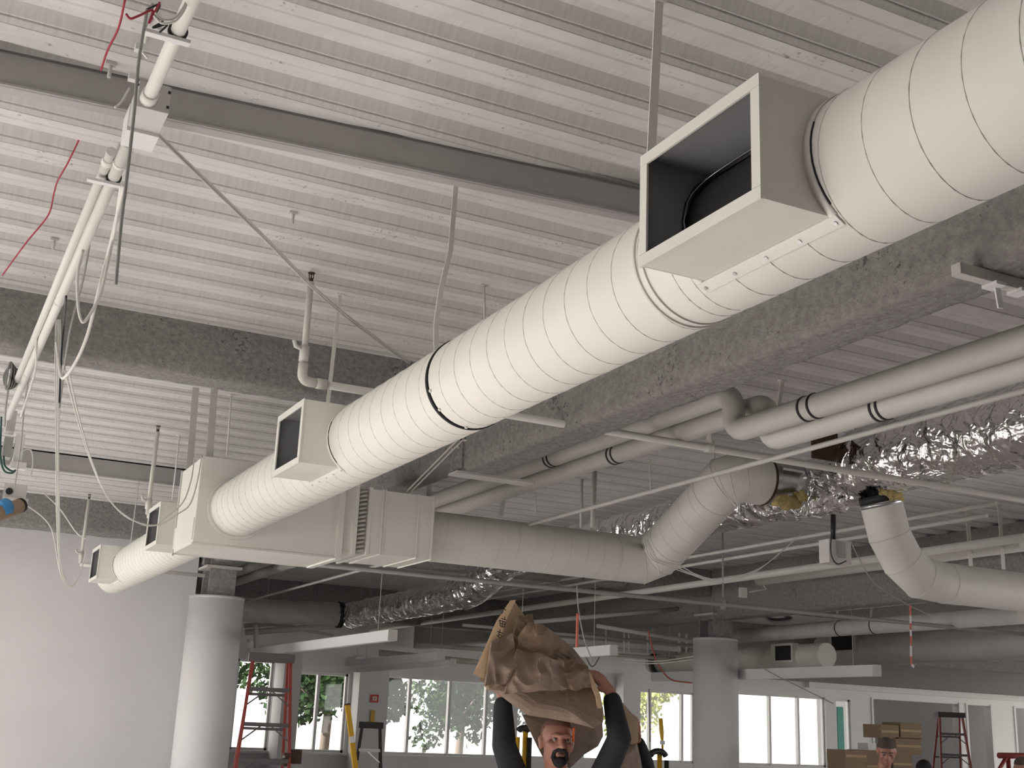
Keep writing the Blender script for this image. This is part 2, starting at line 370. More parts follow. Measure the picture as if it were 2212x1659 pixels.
# columns
for X, lab in ((3.2, 'round white column in front of the plain wall at left'), (10.12, 'round white column standing before the windows at right')):
    c = thing('column', lab, 'column', (X, 13.9, 0), kind='structure')
    MB().tube([(X, 13.9, 0), (X, 13.9, 2.99)], .305, 56).build('column_wrap', WALLM, c)
    MB().ring((X, 13.9, 2.98), (0, 0, 1), .308, .27, .03, 56).build('column_rim', STEEL, c)
    f = MB(); f.box(X-.15, X+.15, 13.72, 13.745, 2.99, 3.6); f.box(X-.15, X+.15, 14.055, 14.08, 2.99, 3.6); f.box(X-.012, X+.012, 13.745, 14.055, 2.99, 3.6)
    f.build('steel_stub', FIRE, c)  # darker sprayed finish stands in for the shadow on the stub
    MB().box(X-.2, X+.2, 13.68, 14.12, 3.3, 3.33).build('cap_plate', STEEL, c)

# ================================================================== DUCTS
DX, DZ, DR = 1.8226, 2.9844, .18
def helix(c0, c1, r, pitch, sgn=1, ph=0., per=28):
    c0 = Vector(c0); c1 = Vector(c1); ax = (c1-c0); Ln = ax.length; ax.normalize()
    up = V(0, 0, 1) if abs(ax.z) < .9 else V(0, 1, 0)
    a = ax.cross(up).normalized(); b = a.cross(ax)
    N = int(Ln/pitch*per); out = []
    for i in range(N+1):
        t = i/N; w = ph+sgn*2*PI*Ln*t/pitch
        out.append(c0+ax*(Ln*t)+(a*math.cos(w)+b*math.sin(w))*r)
    return out
HOLES = [(1.915, 2.395), (5.275, 5.70), (8.62, 9.06), (11.35, 11.83)]
def spiral_piece(root, name, p, q, r, pitch=.136, n=56, m=PAINT, ph=0., caps=False, holes=()):
    hp = helix(p, q, r+.0006, pitch, 1, ph)
    if not holes:
        o = MB().tube([p, q], r, n, cap=caps).build(name, m, root)
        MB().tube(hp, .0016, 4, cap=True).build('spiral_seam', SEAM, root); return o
    p = Vector(p); q = Vector(q); ys = sorted({p.y, q.y} | {y for h in holes for y in h if p.y < y < q.y}); n = 72
    inside = lambda a, y: any(h[0] < y < h[1] for h in holes) and 131 < a < 228
    b = MB()
    for y0, y1 in zip(ys, ys[1:]):
        for j in range(n):
            a0, a1 = 360*j/n, 360*(j+1)/n
            if inside((a0+a1)/2, (y0+y1)/2): continue
            f = lambda a, y: V(p.x+r*math.cos(rad(a)), y, p.z+r*math.sin(rad(a)))
            b.add([f(a0, y0), f(a1, y0), f(a1, y1), f(a0, y1)], [(0, 3, 2, 1)], True)
    me = b.build(name, m, root)
    bm = bmesh.new(); bm.from_mesh(me.data); bmesh.ops.remove_doubles(bm, verts=bm.verts, dist=1e-5); bm.to_mesh(me.data); bm.free()
    run = []; sb_ = MB()
    for v in hp+[None]:
        if v is None or inside(math.degrees(math.atan2(v.z-p.z, v.x-p.x)) % 360, v.y):
            if len(run) > 2: sb_.tube(run, .0016, 4)
            run = []
        else: run.append(v)
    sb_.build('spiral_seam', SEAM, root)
    b = MB().tube([(p.x, p.y+.002, p.z), (p.x, q.y-.002, p.z)], r-.012, 40, cap=False); b.build('inner_shade', GAP, root)  # added black tube, colours in the unlit inside seen through the holes
    return me
duct = thing('round_duct', 'long white spiral round duct running overhead from upper right to the plenum', 'duct', (DX, 4, DZ-DR))
spiral_piece(duct, 'duct_section', (DX, -.9, DZ), (DX, 2.45, DZ), DR, ph=1.0, holes=HOLES[:1])
spiral_piece(duct, 'duct_section', (DX, 2.45, DZ), (DX, 4.07, DZ), DR-.001, ph=2.2)
spiral_piece(duct, 'duct_section', (DX, 4.10, DZ), (DX, 7.62, DZ), DR, ph=.4, holes=HOLES[1:2])
MB().ring((DX, 4.085, DZ), (0, 1, 0), DR+.003, DR-.01, .012, 64).build('joint_gap', GAP, duct)
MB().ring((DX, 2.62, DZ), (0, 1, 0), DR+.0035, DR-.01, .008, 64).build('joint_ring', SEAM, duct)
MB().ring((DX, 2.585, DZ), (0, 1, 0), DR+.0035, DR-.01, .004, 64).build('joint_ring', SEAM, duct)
for w in (200, 225, 265): MB().tube([(DX+DR*math.cos(rad(w)), 4.06, DZ+DR*math.sin(rad(w))), (DX+(DR+.006)*math.cos(rad(w)), 4.06, DZ+(DR+.006)*math.sin(rad(w)))], .006, 8).build('screw', PAINT, duct)
duct2 = thing('round_duct', 'white spiral round duct beyond the plenum toward the plain wall', 'duct', (DX, 10, DZ-DR))
spiral_piece(duct2, 'duct_section', (DX, 8.18, DZ), (DX, 12.35, DZ), DR, holes=HOLES[2:])
MB().ball((DX, 12.35, DZ), (DR, .05, DR), 40, 10).build('end_cap', PAINT, duct2)

def outlet_box(label, y0, y1, zt=3.142, zb=2.842, xf=1.522, deep=False):
    xd = DX-math.sqrt(max(DR**2-(zb-DZ)**2, .0004)); xt = DX-math.sqrt(max(DR**2-(zt-DZ)**2, .0004))
    root = thing('outlet_box', label, 'air outlet', (xf, (y0+y1)/2, zb), 'square air outlet boxes on the round duct')
    t = .004
    def side(y):
        pts = [(xf, zt)]; n = 14
        a0 = math.atan2(zt-DZ, -(DX-xt)); a1 = math.atan2(zb-DZ, -(DX-xd)); a1 = a1+2*PI if a1 < a0 else a1
        arc = [(DX+DR*math.cos(lerp(a0, a1, i/n)), DZ+DR*math.sin(lerp(a0, a1, i/n))) for i in range(n+1)]
        pts += arc+[(xf, zb)]; b = MB(); m = len(pts)
        vs = [V(x, y, z) for x, z in pts]+[V(x, y+t, z) for x, z in pts]
        b.add(vs, [tuple(range(m)), tuple(range(2*m-1, m-1, -1))]+[(i, m+i, m+(i+1) % m, (i+1) % m) for i in range(m)])
        # curved saddle flange lying on the duct
        s_ = -1 if y < (y0+y1)/2 else 1
        o = b.build('side_panel', PAINT, root)
        f = MB(); ys = (y-.024, y) if s_ < 0 else (y+t, y+t+.024); vs = []
        for i in range(n+1):
            w = lerp(a0, a1, i/n)
            for rr in (DR+.001, DR+.004):
                for yy in ys: vs.append(V(DX+rr*math.cos(w), yy, DZ+rr*math.sin(w)))
        fs = []
        for i in range(n):
            o_, q = 4*i, 4*(i+1)
            fs += [(o_, o_+1, q+1, q), (o_+2, q+2, q+3, o_+3), (o_, q, q+2, o_+2), (o_+1, o_+3, q+3, q+1)]
        f.add(vs, fs, True); f.build('saddle_flange', PAINT, root)
        g = MB(); vs = []
        for i in range(1, n):
            w = lerp(a0, a1, i/n); yy = (y-.0245) if s_ < 0 else (y+t+.0245)
            for rr in (DR+.0005, DR+.0045): vs.append(V(DX+rr*math.cos(w), yy, DZ+rr*math.sin(w)))
        g.tube([V(DX+(DR+.002)*math.cos(lerp(a0, a1, i/n)), (y-.026) if s_ < 0 else (y+t+.026), DZ+(DR+.002)*math.sin(lerp(a0, a1, i/n))) for i in range(5, n)], .0022, 4)
        g.build('sealant_gap', GAP, root)
    side(y0); side(y1-t)
    MB().box(xf, xt+.004, y0+t, y1-t, zt-t, zt-.0005).build('top_panel', PAINT, root)
    MB().box(xf, xd+.006, y0+t, y1-t, zb+.0005, zb+t).build('bottom_panel', PAINT, root)
    # bottom flange folded along the duct, with screws
    a1 = math.atan2(zb-DZ, -(DX-xd)); f = MB(); vs = []; n = 5
    for i in range(n+1):
        w = a1+i/n*rad(10)
        for rr in (DR+.001, DR+.005):
            for yy in (y0-.02, y1+.02): vs.append(V(DX+rr*math.cos(w), yy, DZ+rr*math.sin(w)))
    fs = []
    for i in range(n):
        o_, q = 4*i, 4*(i+1); fs += [(o_, q, q+1, o_+1), (o_+2, o_+3, q+3, q+2), (o_, o_+2, q+2, q), (o_+1, q+1, q+3, o_+3)]
    fs += [(0, 1, 3, 2), (4*n, 4*n+2, 4*n+3, 4*n+1)]
    f.add(vs, fs).build('bottom_flange', PAINT, root)
    w = a1+rad(5.5)
    for i in range(5):
        yy = lerp(y0-.005, y1+.005, i/4); e = V(math.cos(w), 0, math.sin(w)); c = V(DX, yy, DZ)
        MB().tube([c+e*(DR+.004), c+e*(DR+.008)], .0055, 8).build('screw', GALV, root)
    # front frame
    fr = .028; b = MB()
    b.box(xf-.004, xf+.002, y0-.003, y1+.003, zt-fr, zt+.003); b.build('frame_rail', PAINT, root)
    MB().box(xf-.004, xf+.002, y0-.003, y1+.003, zb-.003, zb+fr).build('frame_rail', PAINT, root)
    MB().box(xf-.004, xf+.002, y0-.003, y0+fr, zb+fr+.001, zt-fr-.001).build('frame_rail', PAINT, root)
    MB().box(xf-.004, xf+.002, y1-fr, y1+.003, zb+fr+.001, zt-fr-.001).build('frame_rail', PAINT, root)
    # dark inside: liner walls, jagged duct wall with its round hole
    b = MB(); i0, i1, j0, j1 = y0+t+.001, y1-t-.001, zb+t+.001, zt-t-.001
    b.add([V(xf+.003, i0, j1), V(xf+.003, i1, j1), V(xt, i1, j1), V(xt, i0, j1)], [(0, 1, 2, 3)])
    b.add([V(xf+.003, i0, j0), V(xf+.003, i1, j0), V(xd, i1, j0), V(xd, i0, j0)], [(3, 2, 1, 0)])
    for yy in (i0, i1): b.add([V(xf+.003, yy, j0), V(xf+.003, yy, j1), V(xt, yy, j1), V(DX-DR-.002, yy, DZ), V(xd, yy, j0)], [(0, 1, 2, 3, 4)])
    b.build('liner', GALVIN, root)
    # duct wall seen inside the box, cut open
    c = MB(); n = 30; yc, zc_ = (y0+y1)/2-.03*(1 if deep else 0), zb+.105; ring_o = []; ring_i = []
    for i in range(n):
        w = 2*PI*i/n; dy, dz = math.cos(w), math.sin(w)
        so = min((.5*(i1-i0))/max(abs(dy), 1e-3), ((j1-(j0+j1)/2))/max(abs(dz), 1e-3))
        ro = (dy*so+(i0+i1)/2, dz*so+(j0+j1)/2)
        jit = 1+random.uniform(-.012, .012); sg = lambda v: math.copysign(abs(v)**.55, v)
        ri = ((i0+i1)/2+(.475*(i1-i0))*sg(dy)*jit, (j0+j1)/2-.006+(.435*(j1-j0))*sg(dz)*jit)
        sx = lambda z: DX-math.sqrt(max(DR**2-(z-DZ)**2, 0))-.003
        ring_o.append(V(sx(ro[1]), *ro)); ring_i.append(V(sx(ri[1]), *ri))
    c.add(ring_o+ring_i, [(i, (i+1) % n, n+(i+1) % n, n+i) for i in range(n)], True)
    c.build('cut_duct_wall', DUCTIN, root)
    d = MB().tube(ring_i+[ring_i[0]], .0016, 4, cap=False); d.build('cut_edge', GALV, root)
    return root
outlet_box('nearest square outlet box, wide open, on the round duct at upper right', 1.915, 2.395, deep=True)
outlet_box('square outlet box on the round duct just before the plenum', 5.275, 5.70)
outlet_box('small square outlet box on the duct just behind the plenum', 8.62, 9.06)
outlet_box('farthest square outlet box near the end of the duct', 11.35, 11.83)

# plenum
PY0, PY1 = 7.6, 8.2
pl = thing('plenum', 'big square sheet metal plenum box at the end of the long round duct', 'plenum', (2.0, 7.9, 2.73))
MB().box(1.562, 2.49, PY0, PY1, 2.735, 3.285).build('box_body', PAINT, pl)
for y in (PY0, PY1):
    for z in (2.735, 3.285): MB().bar((1.555, y, z), (2.49, y, z), .012, .012).build('corner_seam', PAINT, pl)
MB().bar((1.56, PY1-.01, 2.72), (1.56, PY1-.01, 3.29), .02, .012).build('end_flange', STEEL, pl)
MB().box(1.555, 1.562, PY0+.02, PY1-.02, 2.76, 2.90).build('end_panel', PAINT, pl)
MB().ring((DX, PY0-.004, DZ), (0, 1, 0), DR+.022, DR-.01, .008, 56).build('collar', PAINT, pl)
MB().box(2.49, 2.53, PY0-.012, PY1+.012, 2.725, 3.295).build('flange_frame', PAINT, pl)
MB().box(2.53, 2.60, PY0+.012, PY1-.012, 2.79, 3.22).build('neck', PAINT, pl)
coil = thing('coil_section', 'finned coil casing between the plenum and the branch duct', 'coil', (2.65, 7.9, 2.77))
MB().box(2.60, 2.625, PY0-.012, PY1+.012, 2.765, 3.235).build('end_plate', PAINT, coil)
MB().box(2.625, 2.70, PY0+.03, PY1-.03, 2.78, 3.22).build('core', STEEL, coil)
for i in range(15):
    z = 2.80+i*.0285
    MB().tube([V(2.663+.028*math.cos(a), PY0+.028-.020*math.sin(a), z+.008*math.cos(a)) for a in [PI*k/6 for k in range(7)]], .008, 6).build('return_bend', STEEL, coil)
MB().box(2.70, 2.72, PY0-.005, PY1+.005, 2.775, 3.23).build('end_plate', PAINT, coil)
tb = thing('transition_box', 'square sheet metal box joining the coil to the round branch duct', 'duct', (2.95, 7.9, 2.79))
MB().box(2.72, 3.18, PY0, PY1, 2.79, 3.22).build('box_body', PAINT, tb)
for x in (2.80, 2.815, 3.06, 3.17): MB().box(x-.004, x+.004, PY0-.006, PY1+.006, 2.784, 3.226).build('standing_seam', PAINT, tb)
# branch duct: straight, elbow, rise, elbow, sleeve into the trunk
BY, BZ = 7.86, 2.99
E1 = V(5.13, BY, BZ); E2 = V(5.10, 6.80, 3.487)
br = thing('branch_duct', 'white spiral branch duct running right from the square plenum and kinking upward', 'duct', (4.1, BY, BZ-.18))
def sweep_cut(root, name, pts, r, n=48, m=PAINT):
    """mitred tube: every ring lies in its mitre plane"""
    pts = [Vector(p) for p in pts]; b = MB(); vs = []
    t0 = (pts[1]-pts[0]).normalized(); a = t0.orthogonal().normalized(); ringp = [pts[0]+(a*math.cos(2*PI*j/n)+t0.cross(a)*math.sin(2*PI*j/n))*r for j in range(n)]
    vs += ringp
    for i in range(1, len(pts)):
        d = (pts[i]-pts[i-1]).normalized()
        pn = d if i == len(pts)-1 else (d+(pts[i+1]-pts[i]).normalized()).normalized()
        ringp = [p+d*((pts[i]-p).dot(pn)/d.dot(pn)) for p in ringp]; vs += ringp
    k = len(pts)
    b.add(vs, [(i*n+j, i*n+(j+1) % n, (i+1)*n+(j+1) % n, (i+1)*n+j) for i in range(k-1) for j in range(n)], True)
    b.build(name, m, root); return vs, n
spiral_piece(br, 'duct_section', (3.18, BY, BZ), (4.75, BY, BZ), .178, pitch=.142)
vs, n = sweep_cut(br, 'elbow', [V(4.75, BY, BZ), E1+V(-.10, 0, 0), E1+V(-.01, -.10, .05), lerp(E1, E2, .25)], .1785)
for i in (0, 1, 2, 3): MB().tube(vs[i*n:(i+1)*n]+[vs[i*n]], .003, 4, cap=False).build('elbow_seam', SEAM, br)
spiral_piece(br, 'duct_section', lerp(E1, E2, .25), lerp(E1, E2, .80), .178, pitch=.142)
vs, n = sweep_cut(br, 'elbow', [lerp(E1, E2, .80), E2+V(0, .06, -.03), E2+V(.07, 0, 0), V(5.36, 6.80, 3.487)], .1785)
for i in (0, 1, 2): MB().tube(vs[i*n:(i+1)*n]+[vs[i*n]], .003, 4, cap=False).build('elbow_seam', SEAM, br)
MB().ring((5.365, 6.8, 3.487), (1, 0, 0), .181, .165, .02, 48).build('cut_end', BROWN, br)
sl = thing('duct_sleeve', 'bare galvanized sleeve between the branch duct and the foil wrap', 'duct', (5.48, 6.8, 3.31))
MB().tube([(5.375, 6.8, 3.487), (5.85, 6.8, 3.487)], .168, 48, cap=False).build('sleeve', GALV, sl)
MB().bar((5.43, 6.645, 3.55), (5.62, 6.645, 3.55), .006, .03, up=(0, -.5, 1)).build('lock_seam', ALU, sl)
# foil wrapped trunk
def crumple_tube(pts, r, n=40, amp=.03, seed=0, freq=5., rlist=None, detail=1.0):
    b = MB(); b.tube(pts, rlist if rlist else r, n)
    out = []
    for v in b.v:
        p = v*freq+V(seed, seed*.7, 0); c = noise.voronoi(p)[0]
        d = (c[1]-c[0]); d = min(d, .45)-.2; d2 = noise.noise(v*freq*2.7+V(0, seed, 3))
        q = V(noise.noise(p+V(7, 0, 0)), noise.noise(p+V(0, 9, 0)), noise.noise(p+V(0, 0, 5)))
        out.append(v+q*(amp*.7)+q.normalized()*d*amp*1.1*detail+V(0, 0, d2*amp*.4))
    b.v = out
    b.sm = [False]*len(b.f)
    return b
TX = 6.0
trunk = thing('foil_duct', 'foil insulated trunk duct running back beneath the deck at right', 'duct', (TX, 9, 3.3))
def dense(p, q, step): 
    p = Vector(p); q = Vector(q); k = max(1, int((q-p).length/step)); return [lerp(p, q, i/k) for i in range(k+1)]
crumple_tube(dense((TX, .5, 3.63), (TX, 6.45, 3.63), .045), .258, 60, .016, 3, 5.5).build('foil_wrap', FOIL, trunk)
crumple_tube(dense((TX, 6.40, 3.57), (TX, 7.35, 3.53), .03), .205, 48, .045, 5, 6).build('torn_foil', FOIL, trunk)
crumple_tube(smooth_path(dense((TX, 7.3, 3.53), (TX, 11.7, 3.53), .5)+[V(TX, 12.2, 3.48), V(TX-.02, 12.6, 3.34), V(TX-.04, 13.0, 3.23), V(TX-.05, 13.6, 3.21)]+dense((TX-.05, 14.2, 3.20), (TX-.05, 17.2, 3.20), .5), 14), .18, 48, .03, 8, 7).build('foil_wrap', FOIL, trunk)
MB().box(5.55, 5.78, 6.46, 6.48, 3.62, 3.88).build('paper_flap', BROWN, trunk)
def wool(name, c, s, seed, parent, m=WOOL):
    b = MB().ball(c, s, 18, 12); b.v = [v+V(noise.noise(v*22+V(seed, 0, 0)), noise.noise(v*22+V(0, seed, 0)), noise.noise(v*22+V(0, 0, seed)))*.035 for v in b.v]
    return b.build(name, m, parent)
c_ = at(1700, 1085, Y=6.62); wool('glass_wool', c_, (.11, .05, .045), 2, trunk); c2 = at(1730, 1072, Y=6.60); wool('glass_wool', c2, (.06, .04, .04), 4, trunk)
# foil sleeve wrapped round the stub of the branch duct
crumple_tube(dense((5.66, 6.74, 3.45), (5.98, 6.7, 3.50), .03), .195, 36, .035, 12, 7).build('torn_foil', FOIL, trunk)
# drop duct at right
DP = [CAM+(p-CAM)*1.034 for p in (V(5.82, 6.1, 3.27), V(5.88, 6.1, 3.06), V(5.99, 6.1, 2.90), V(6.14, 6.1, 2.80), V(6.36, 6.1, 2.785), V(6.5, 6.1, 2.785))]
dr = thing('drop_duct', 'white round duct dropping from the foil trunk and elbowing right', 'duct', (6.1, 6.1, 2.62))
vs, n = sweep_cut(dr, 'elbow', DP, .145)
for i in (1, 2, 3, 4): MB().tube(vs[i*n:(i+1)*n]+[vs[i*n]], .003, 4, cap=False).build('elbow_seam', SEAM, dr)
MB().tube([DP[-1], V(10.3, DP[-1].y, DP[-1].z)], .143, 48, cap=False).build('duct_section', PAINT, dr)
MB().ring(DP[0]+V(0, 0, -.0), DP[1]-DP[0], .150, .139, .03, 48).build('collar', GALV, dr)
MB().ring(DP[0]+V(-.01, 0, .04), DP[1]-DP[0], .146, .125, .05, 48).build('rubber_seal', BLACK, dr)
wool('glass_wool', DP[0]+V(.0, -.10, .05), (.10, .06, .05), 6, dr)
tape = thing('warning_tape', 'strip of red and white tape hanging from the dropped round duct', 'tape', tuple(at(1965, 1440, Y=6.05)))
tp = [at(1966, 1308, Y=6.05), at(1967, 1330, Y=6.05), at(1967, 1346, Y=6.05), at(1967, 1360, Y=6.05), at(1968, 1374, Y=6.05), at(1968, 1395, Y=6.05), at(1968, 1418, Y=6.05), at(1969, 1436, Y=6.05), at(1975, 1441, Y=6.05)]
for i in range(len(tp)-1): MB().bar(tp[i], tp[i+1], .018, .0015, up=(0, 1, .05*(i % 3))).build('tape_piece', PINK if i % 2 == 0 else RIBW, tape)
# far ducts
fd = thing('round_duct', 'pale round duct behind the right column, with a square outlet', 'duct', (11.4, 14.5, 2.7))
spiral_piece(fd, 'duct_section', (11.4, 13.1, 2.83), (11.4, 17.4, 2.83), .165, caps=True)
o = MB(); o.box(11.19, 11.30, 13.57, 14.04, 2.73, 3.0); o.build('outlet_body', PAINT, fd)
MB().box(11.185, 11.19, 13.604, 13.94, 2.767, 2.965).build('outlet_opening', GAP, fd)
MB().ring((11.4, 17.2, 2.83), (0, 1, 0), .20, .15, .12, 40).build('dark_collar', BLACK, fd)
fe = thing('round_duct', 'dim grey round duct at far right, with a square outlet', 'duct', (13.4, 13.5, 2.8))
spiral_piece(fe, 'duct_section', (13.34, 9.4, 3.08), (13.34, 15.4, 3.08), .24, m=STEEL, caps=True)
MB().box(13.1, 13.22, 14.40, 15.0, 3.03, 3.34).build('outlet_body', STEEL, fe); MB().box(13.09, 13.1, 14.48, 14.93, 3.06, 3.31).build('outlet_opening', GAP, fe)
fg = thing('round_duct', 'grey duct disappearing behind the left round column', 'duct', (5.5, 17.6, 3.0))
crumple_tube(dense((3.6, 17.4, 3.17), (4.9, 17.3, 3.17), .08)+dense((5.0, 17.3, 3.18), (5.75, 17.2, 3.19), .08), .17, 32, .02, 21, 4).build('flex_wrap', STEEL, fg)
MB().ring((5.78, 17.2, 3.19), (1, 0, 0), .19, .15, .06, 32).build('strap', BLACK, fg)

# ================================================================== PIPES
def pipe(name, pts, r, label, m=PIPE, corner=0., n=20, couplings=(), group=None, cat='pipe'):
    t = thing(name, label, cat, tuple(Vector(pts[0])), group)
    P = bend(pts, corner) if corner and len(pts) > 2 else [Vector(p) for p in pts]
    MB().tube(P, r, n).build('pipe_run', m, t)
    for c, ax in couplings: MB().ring(c, ax, r+.006, r-.002, .05, 20).build('coupling', m, t)
    return t
def band(t, c, r):
    MB().ring(c, (0, 1, 0), r+.004, r-.002, .014, 32).build('clamp_band', GAP, t)
U = pipe('insulated_pipe', [(3.75, -.5, 3.25), (3.75, 4.98, 3.25), (3.75, 4.98, 3.465), (3.75, 16.5, 3.465)], .060, 'fat insulated pipe, the upper of the pair, stepping up at an elbow', INSUL, corner=.11, n=36)
L2 = pipe('insulated_pipe', [(3.885, -.5, 3.20), (3.885, 4.86, 3.20), (3.885, 4.86, 3.40), (3.885, 16.5, 3.40)], .060, 'fat insulated pipe, the lower of the pair, partly behind its twin', INSUL, corner=.11, n=36)
for y in (4.33, 4.40): band(U, (3.75, y, 3.25), .06)
for y in (4.02, 4.06): band(L2, (3.885, y, 3.20), .06)
for y in (6.95, 7.0): band(U, (3.75, y, 3.465), .06); band(L2, (3.885, y-.6, 3.40), .06)
SY, SZ = 5.63, 3.327
t = pipe('sprinkler_pipe', [(1.625, SY, SZ), (12.5, SY, SZ)], .021, 'slim sprinkler line crossing behind the round duct to the right', couplings=[((4.06, SY, SZ), (1, 0, 0)), ((1.70, SY, SZ), (1, 0, 0))])
MB().tube(bend([(1.70, SY, SZ), (1.60, SY, SZ), (1.60, SY, SZ+.09)], .05), .025, 16).build('elbow', PIPE, t)
def sprinkler(t, X, Y, z0, zt, side=True, r=.0165):
    MB().tube([(X, Y, z0), (X, Y, zt-.05)], r, 16).build('riser', PIPE, t)
    MB().tube([(X, Y, z0+.04), (X, Y, z0+.12)], r+.008, 16).build('tee', PIPE, t)
    if side:
        MB().tube([(X, Y, z0+.10), (X-.05, Y-.01, z0+.11), (X-.06, Y-.01, z0+.14)], .011, 10).build('side_outlet', PIPE, t)
    h = MB(); h.tube([(X, Y, zt-.05), (X, Y, zt-.03)], .012, 10); h.bar((X-.011, Y, zt-.03), (X-.011, Y, zt-.004), .004, .004); h.bar((X+.011, Y, zt-.03), (X+.011, Y, zt-.004), .004, .004); h.tube([(X, Y, zt-.03), (X, Y, zt-.006)], .003, 6)
    o = h.build('sprinkler_head', BROWN, t); MB().tube([(X, Y, zt-.004), (X, Y, zt)], .019, 14).build('deflector', BROWN, o)
sprinkler(t, 1.60, SY, SZ+.06, 3.90)
MB().tube([(4.06, SY, SZ), (4.06, SY, SZ+.5)], .014, 10).build('hanger_rod', PIPE, t)
t = pipe('sprinkler_pipe', [(1.60, 9.6, 3.18), (3.0, 9.6, 3.18)], .021, 'short sprinkler branch with an upright head left of the plenum', couplings=[((1.66, 9.6, 3.18), (1, 0, 0))])
sprinkler(t, 1.60, 9.6, 3.19, 3.90)
t = pipe('sprinkler_pipe', [(1.60, 13.3, 3.16), (2.9, 13.3, 3.16)], .021, 'farthest upright sprinkler branch, near the plain white wall')
sprinkler(t, 1.60, 13.3, 3.17, 3.90)
pipe('conduit_pipe', [(4.0, -.5, 3.14), (4.0, 16, 3.14)], .014, 'thin conduit running back under the paired insulated pipes', PIPEM)
t = pipe('sprinkler_pipe', [(1.9, 10.3, 3.02), (14, 10.3, 3.02)], .022, 'slim grey sprinkler line crossing low behind the plenum and branch duct', PIPED)
for X in (7.6,): MB().tube([(X, 10.3, 3.02), (X, 10.3, ZC)], .010, 8).build('hanger_rod', PIPED, t); MB().tube([(X, 10.3, 2.97), (X, 10.3, 3.09)], .028, 10).build('tee', PIPED, t)
# lower pipes running back on the right
def dline(p, q, X, r, label, m=PIPE, name='water_pipe', **k):
    a = at(*p, X=X); b_ = at(*q, X=X); z = (a.z+b_.z)/2
    return pipe(name, [(X, a.y, z), (X, b_.y, z)], r, label, m, **k), z
dline((2212, 1105), (800, 1386), 8.2, .038, 'painted water main running back past the hanging bundle', couplings=[])
dline((2150, 1063), (1000, 1303), 7.6, .017, 'slim conduit above the painted water main', name='conduit_pipe')
dline((2130, 1085), (1000, 1318), 7.7, .017, 'second slim conduit just above the painted water main', name='conduit_pipe')
dline((2212, 1160), (1640, 1262), 9.2, .075, 'fat pale pipe under the sprayed beam at far right')
t, z = dline((2212, 1325), (1590, 1376), 10.9, .10, 'thick grey insulated pipe right of the right round column', STEEL)
for px_ in (1815, 1890):
    p = at(px_, 1345, X=10.9); band(t, (10.9, p.y, z), .1); MB().bar((10.82, p.y, z), (10.95, p.y, ZC-.006), .03, .006, up=(0, 1, 0)).build('clevis_strap', STEEL, t)
dline((2000, 1300), (1640, 1330), 10.5, .025, 'slim pipe above the thick grey pipe at right')
for i, (p, q, X, lab) in enumerate((((1130, 1388), (1510, 1415), 9.0, 'upper'), ((1130, 1400), (1510, 1428), 9.0, 'lower'))):
    a = at(*p, Y=16.5); b_ = at(*q, Y=16.5); pipe('conduit_pipe', [a, b_], .028, 'grey conduit left of the right column, the %s of two' % lab)
a = at(1290, 1352, Y=15); b_ = at(1512, 1388, Y=15); pipe('conduit_pipe', [a, b_], .03, 'bright white pipe meeting the right round column near its top', COND)
a = at(900, 1392, Y=19); b_ = at(1080, 1405, Y=19); pipe('conduit_pipe', [a, b_], .04, 'grey pipe far back above the middle light bars')
a = at(820, 1410, Y=19); b_ = at(1100, 1438, Y=19); pipe('conduit_pipe', [a, b_], .05, 'lower grey pipe far back above the middle light bars')

for i, (p, q, Y, r, lab) in enumerate((((528, 1352), (700, 1340), 18, .035, 'pale pipe just right of the left round column under the deck'), ((528, 1336), (640, 1356), 18.4, .03, 'slanting grey pipe right of the left round column'), ((530, 1366), (730, 1352), 17.6, .045, 'thick pale pipe right of the left round column above the ladder'), ((560, 1345), (720, 1372), 18.2, .022, 'thin slanting conduit above the tall red stepladder'), ((1140, 1345), (1520, 1310), 14.6, .03, 'dull pipe above the bundle running toward the right column'), ((1000, 1350), (1500, 1395), 15.2, .022, 'dull conduit behind the bundle running toward the right column'))):
    pipe('conduit_pipe', [at(*p, Y=Y), at(*q, Y=Y)], r, lab, PIPEM)
hc_ = thing('hose_coil', 'dark coiled hose hung under the deck right of the right column', 'hose', tuple(at(1670, 1330, Y=13.2)))
for i in range(4):
    c = at(1675, 1330, Y=13.2+.03*i); MB().tube([c+V((.26-.02*i)*math.cos(w), .05*math.sin(3*w), (.075-.01*i)*math.sin(w)) for w in [2*PI*q/24 for q in range(25)]], .014, 6).build('hose_loop', CABLEB if i % 2 else PIPED, hc_)
# ================================================================== HANGERS
def drop(x, y, x2, y2):
    p = at(x, y, Z=ZC); return p, at(x2, y2, Y=p.y)
def rod(label, p, q, w, m=COND, name='hanger_rod', flat=None, cat='rod', group=None):
    t = thing(name, label, cat, tuple(Vector(q)), group)
    b = MB()
    if flat: b.bar(p, q, w, flat, up=(0, 1, 0))
    else: b.tube([p, q], w, 8)
    b.build('rod' if not flat else 'strap', m, t)
    c = Vector(p); MB().box(c.x-.022, c.x+.022, c.y-.012, c.y+.012, c.z-.006, c.z).build('anchor_clip', m, t)
    return t
rod('wide hanger strap in front of the nearest outlet box', (1.814, 2.768, ZC), (1.80, 2.80, DZ+DR-.01), .030, PAINT, 'hanger_strap', .004, 'strap')
t = thing('hanger_strap', 'slightly bent hanger strap dropping to the middle of the round duct', 'strap', (1.82, 4.42, 3.16))
pts = [(1.817, 4.322, ZC), (1.815, 4.335, 3.62), (1.79, 4.35, 3.45), (1.785, 4.37, 3.3), (1.80, 4.38, DZ+DR-.02)]
b = MB()
for p, q in zip(pts, pts[1:]): b.bar(p, q, .022, .004, up=(0, 1, 0))
b.build('strap', PAINT, t); MB().box(1.79, 1.83, 4.31, 4.34, ZC-.008, ZC).build('anchor_clip', PAINT, t)
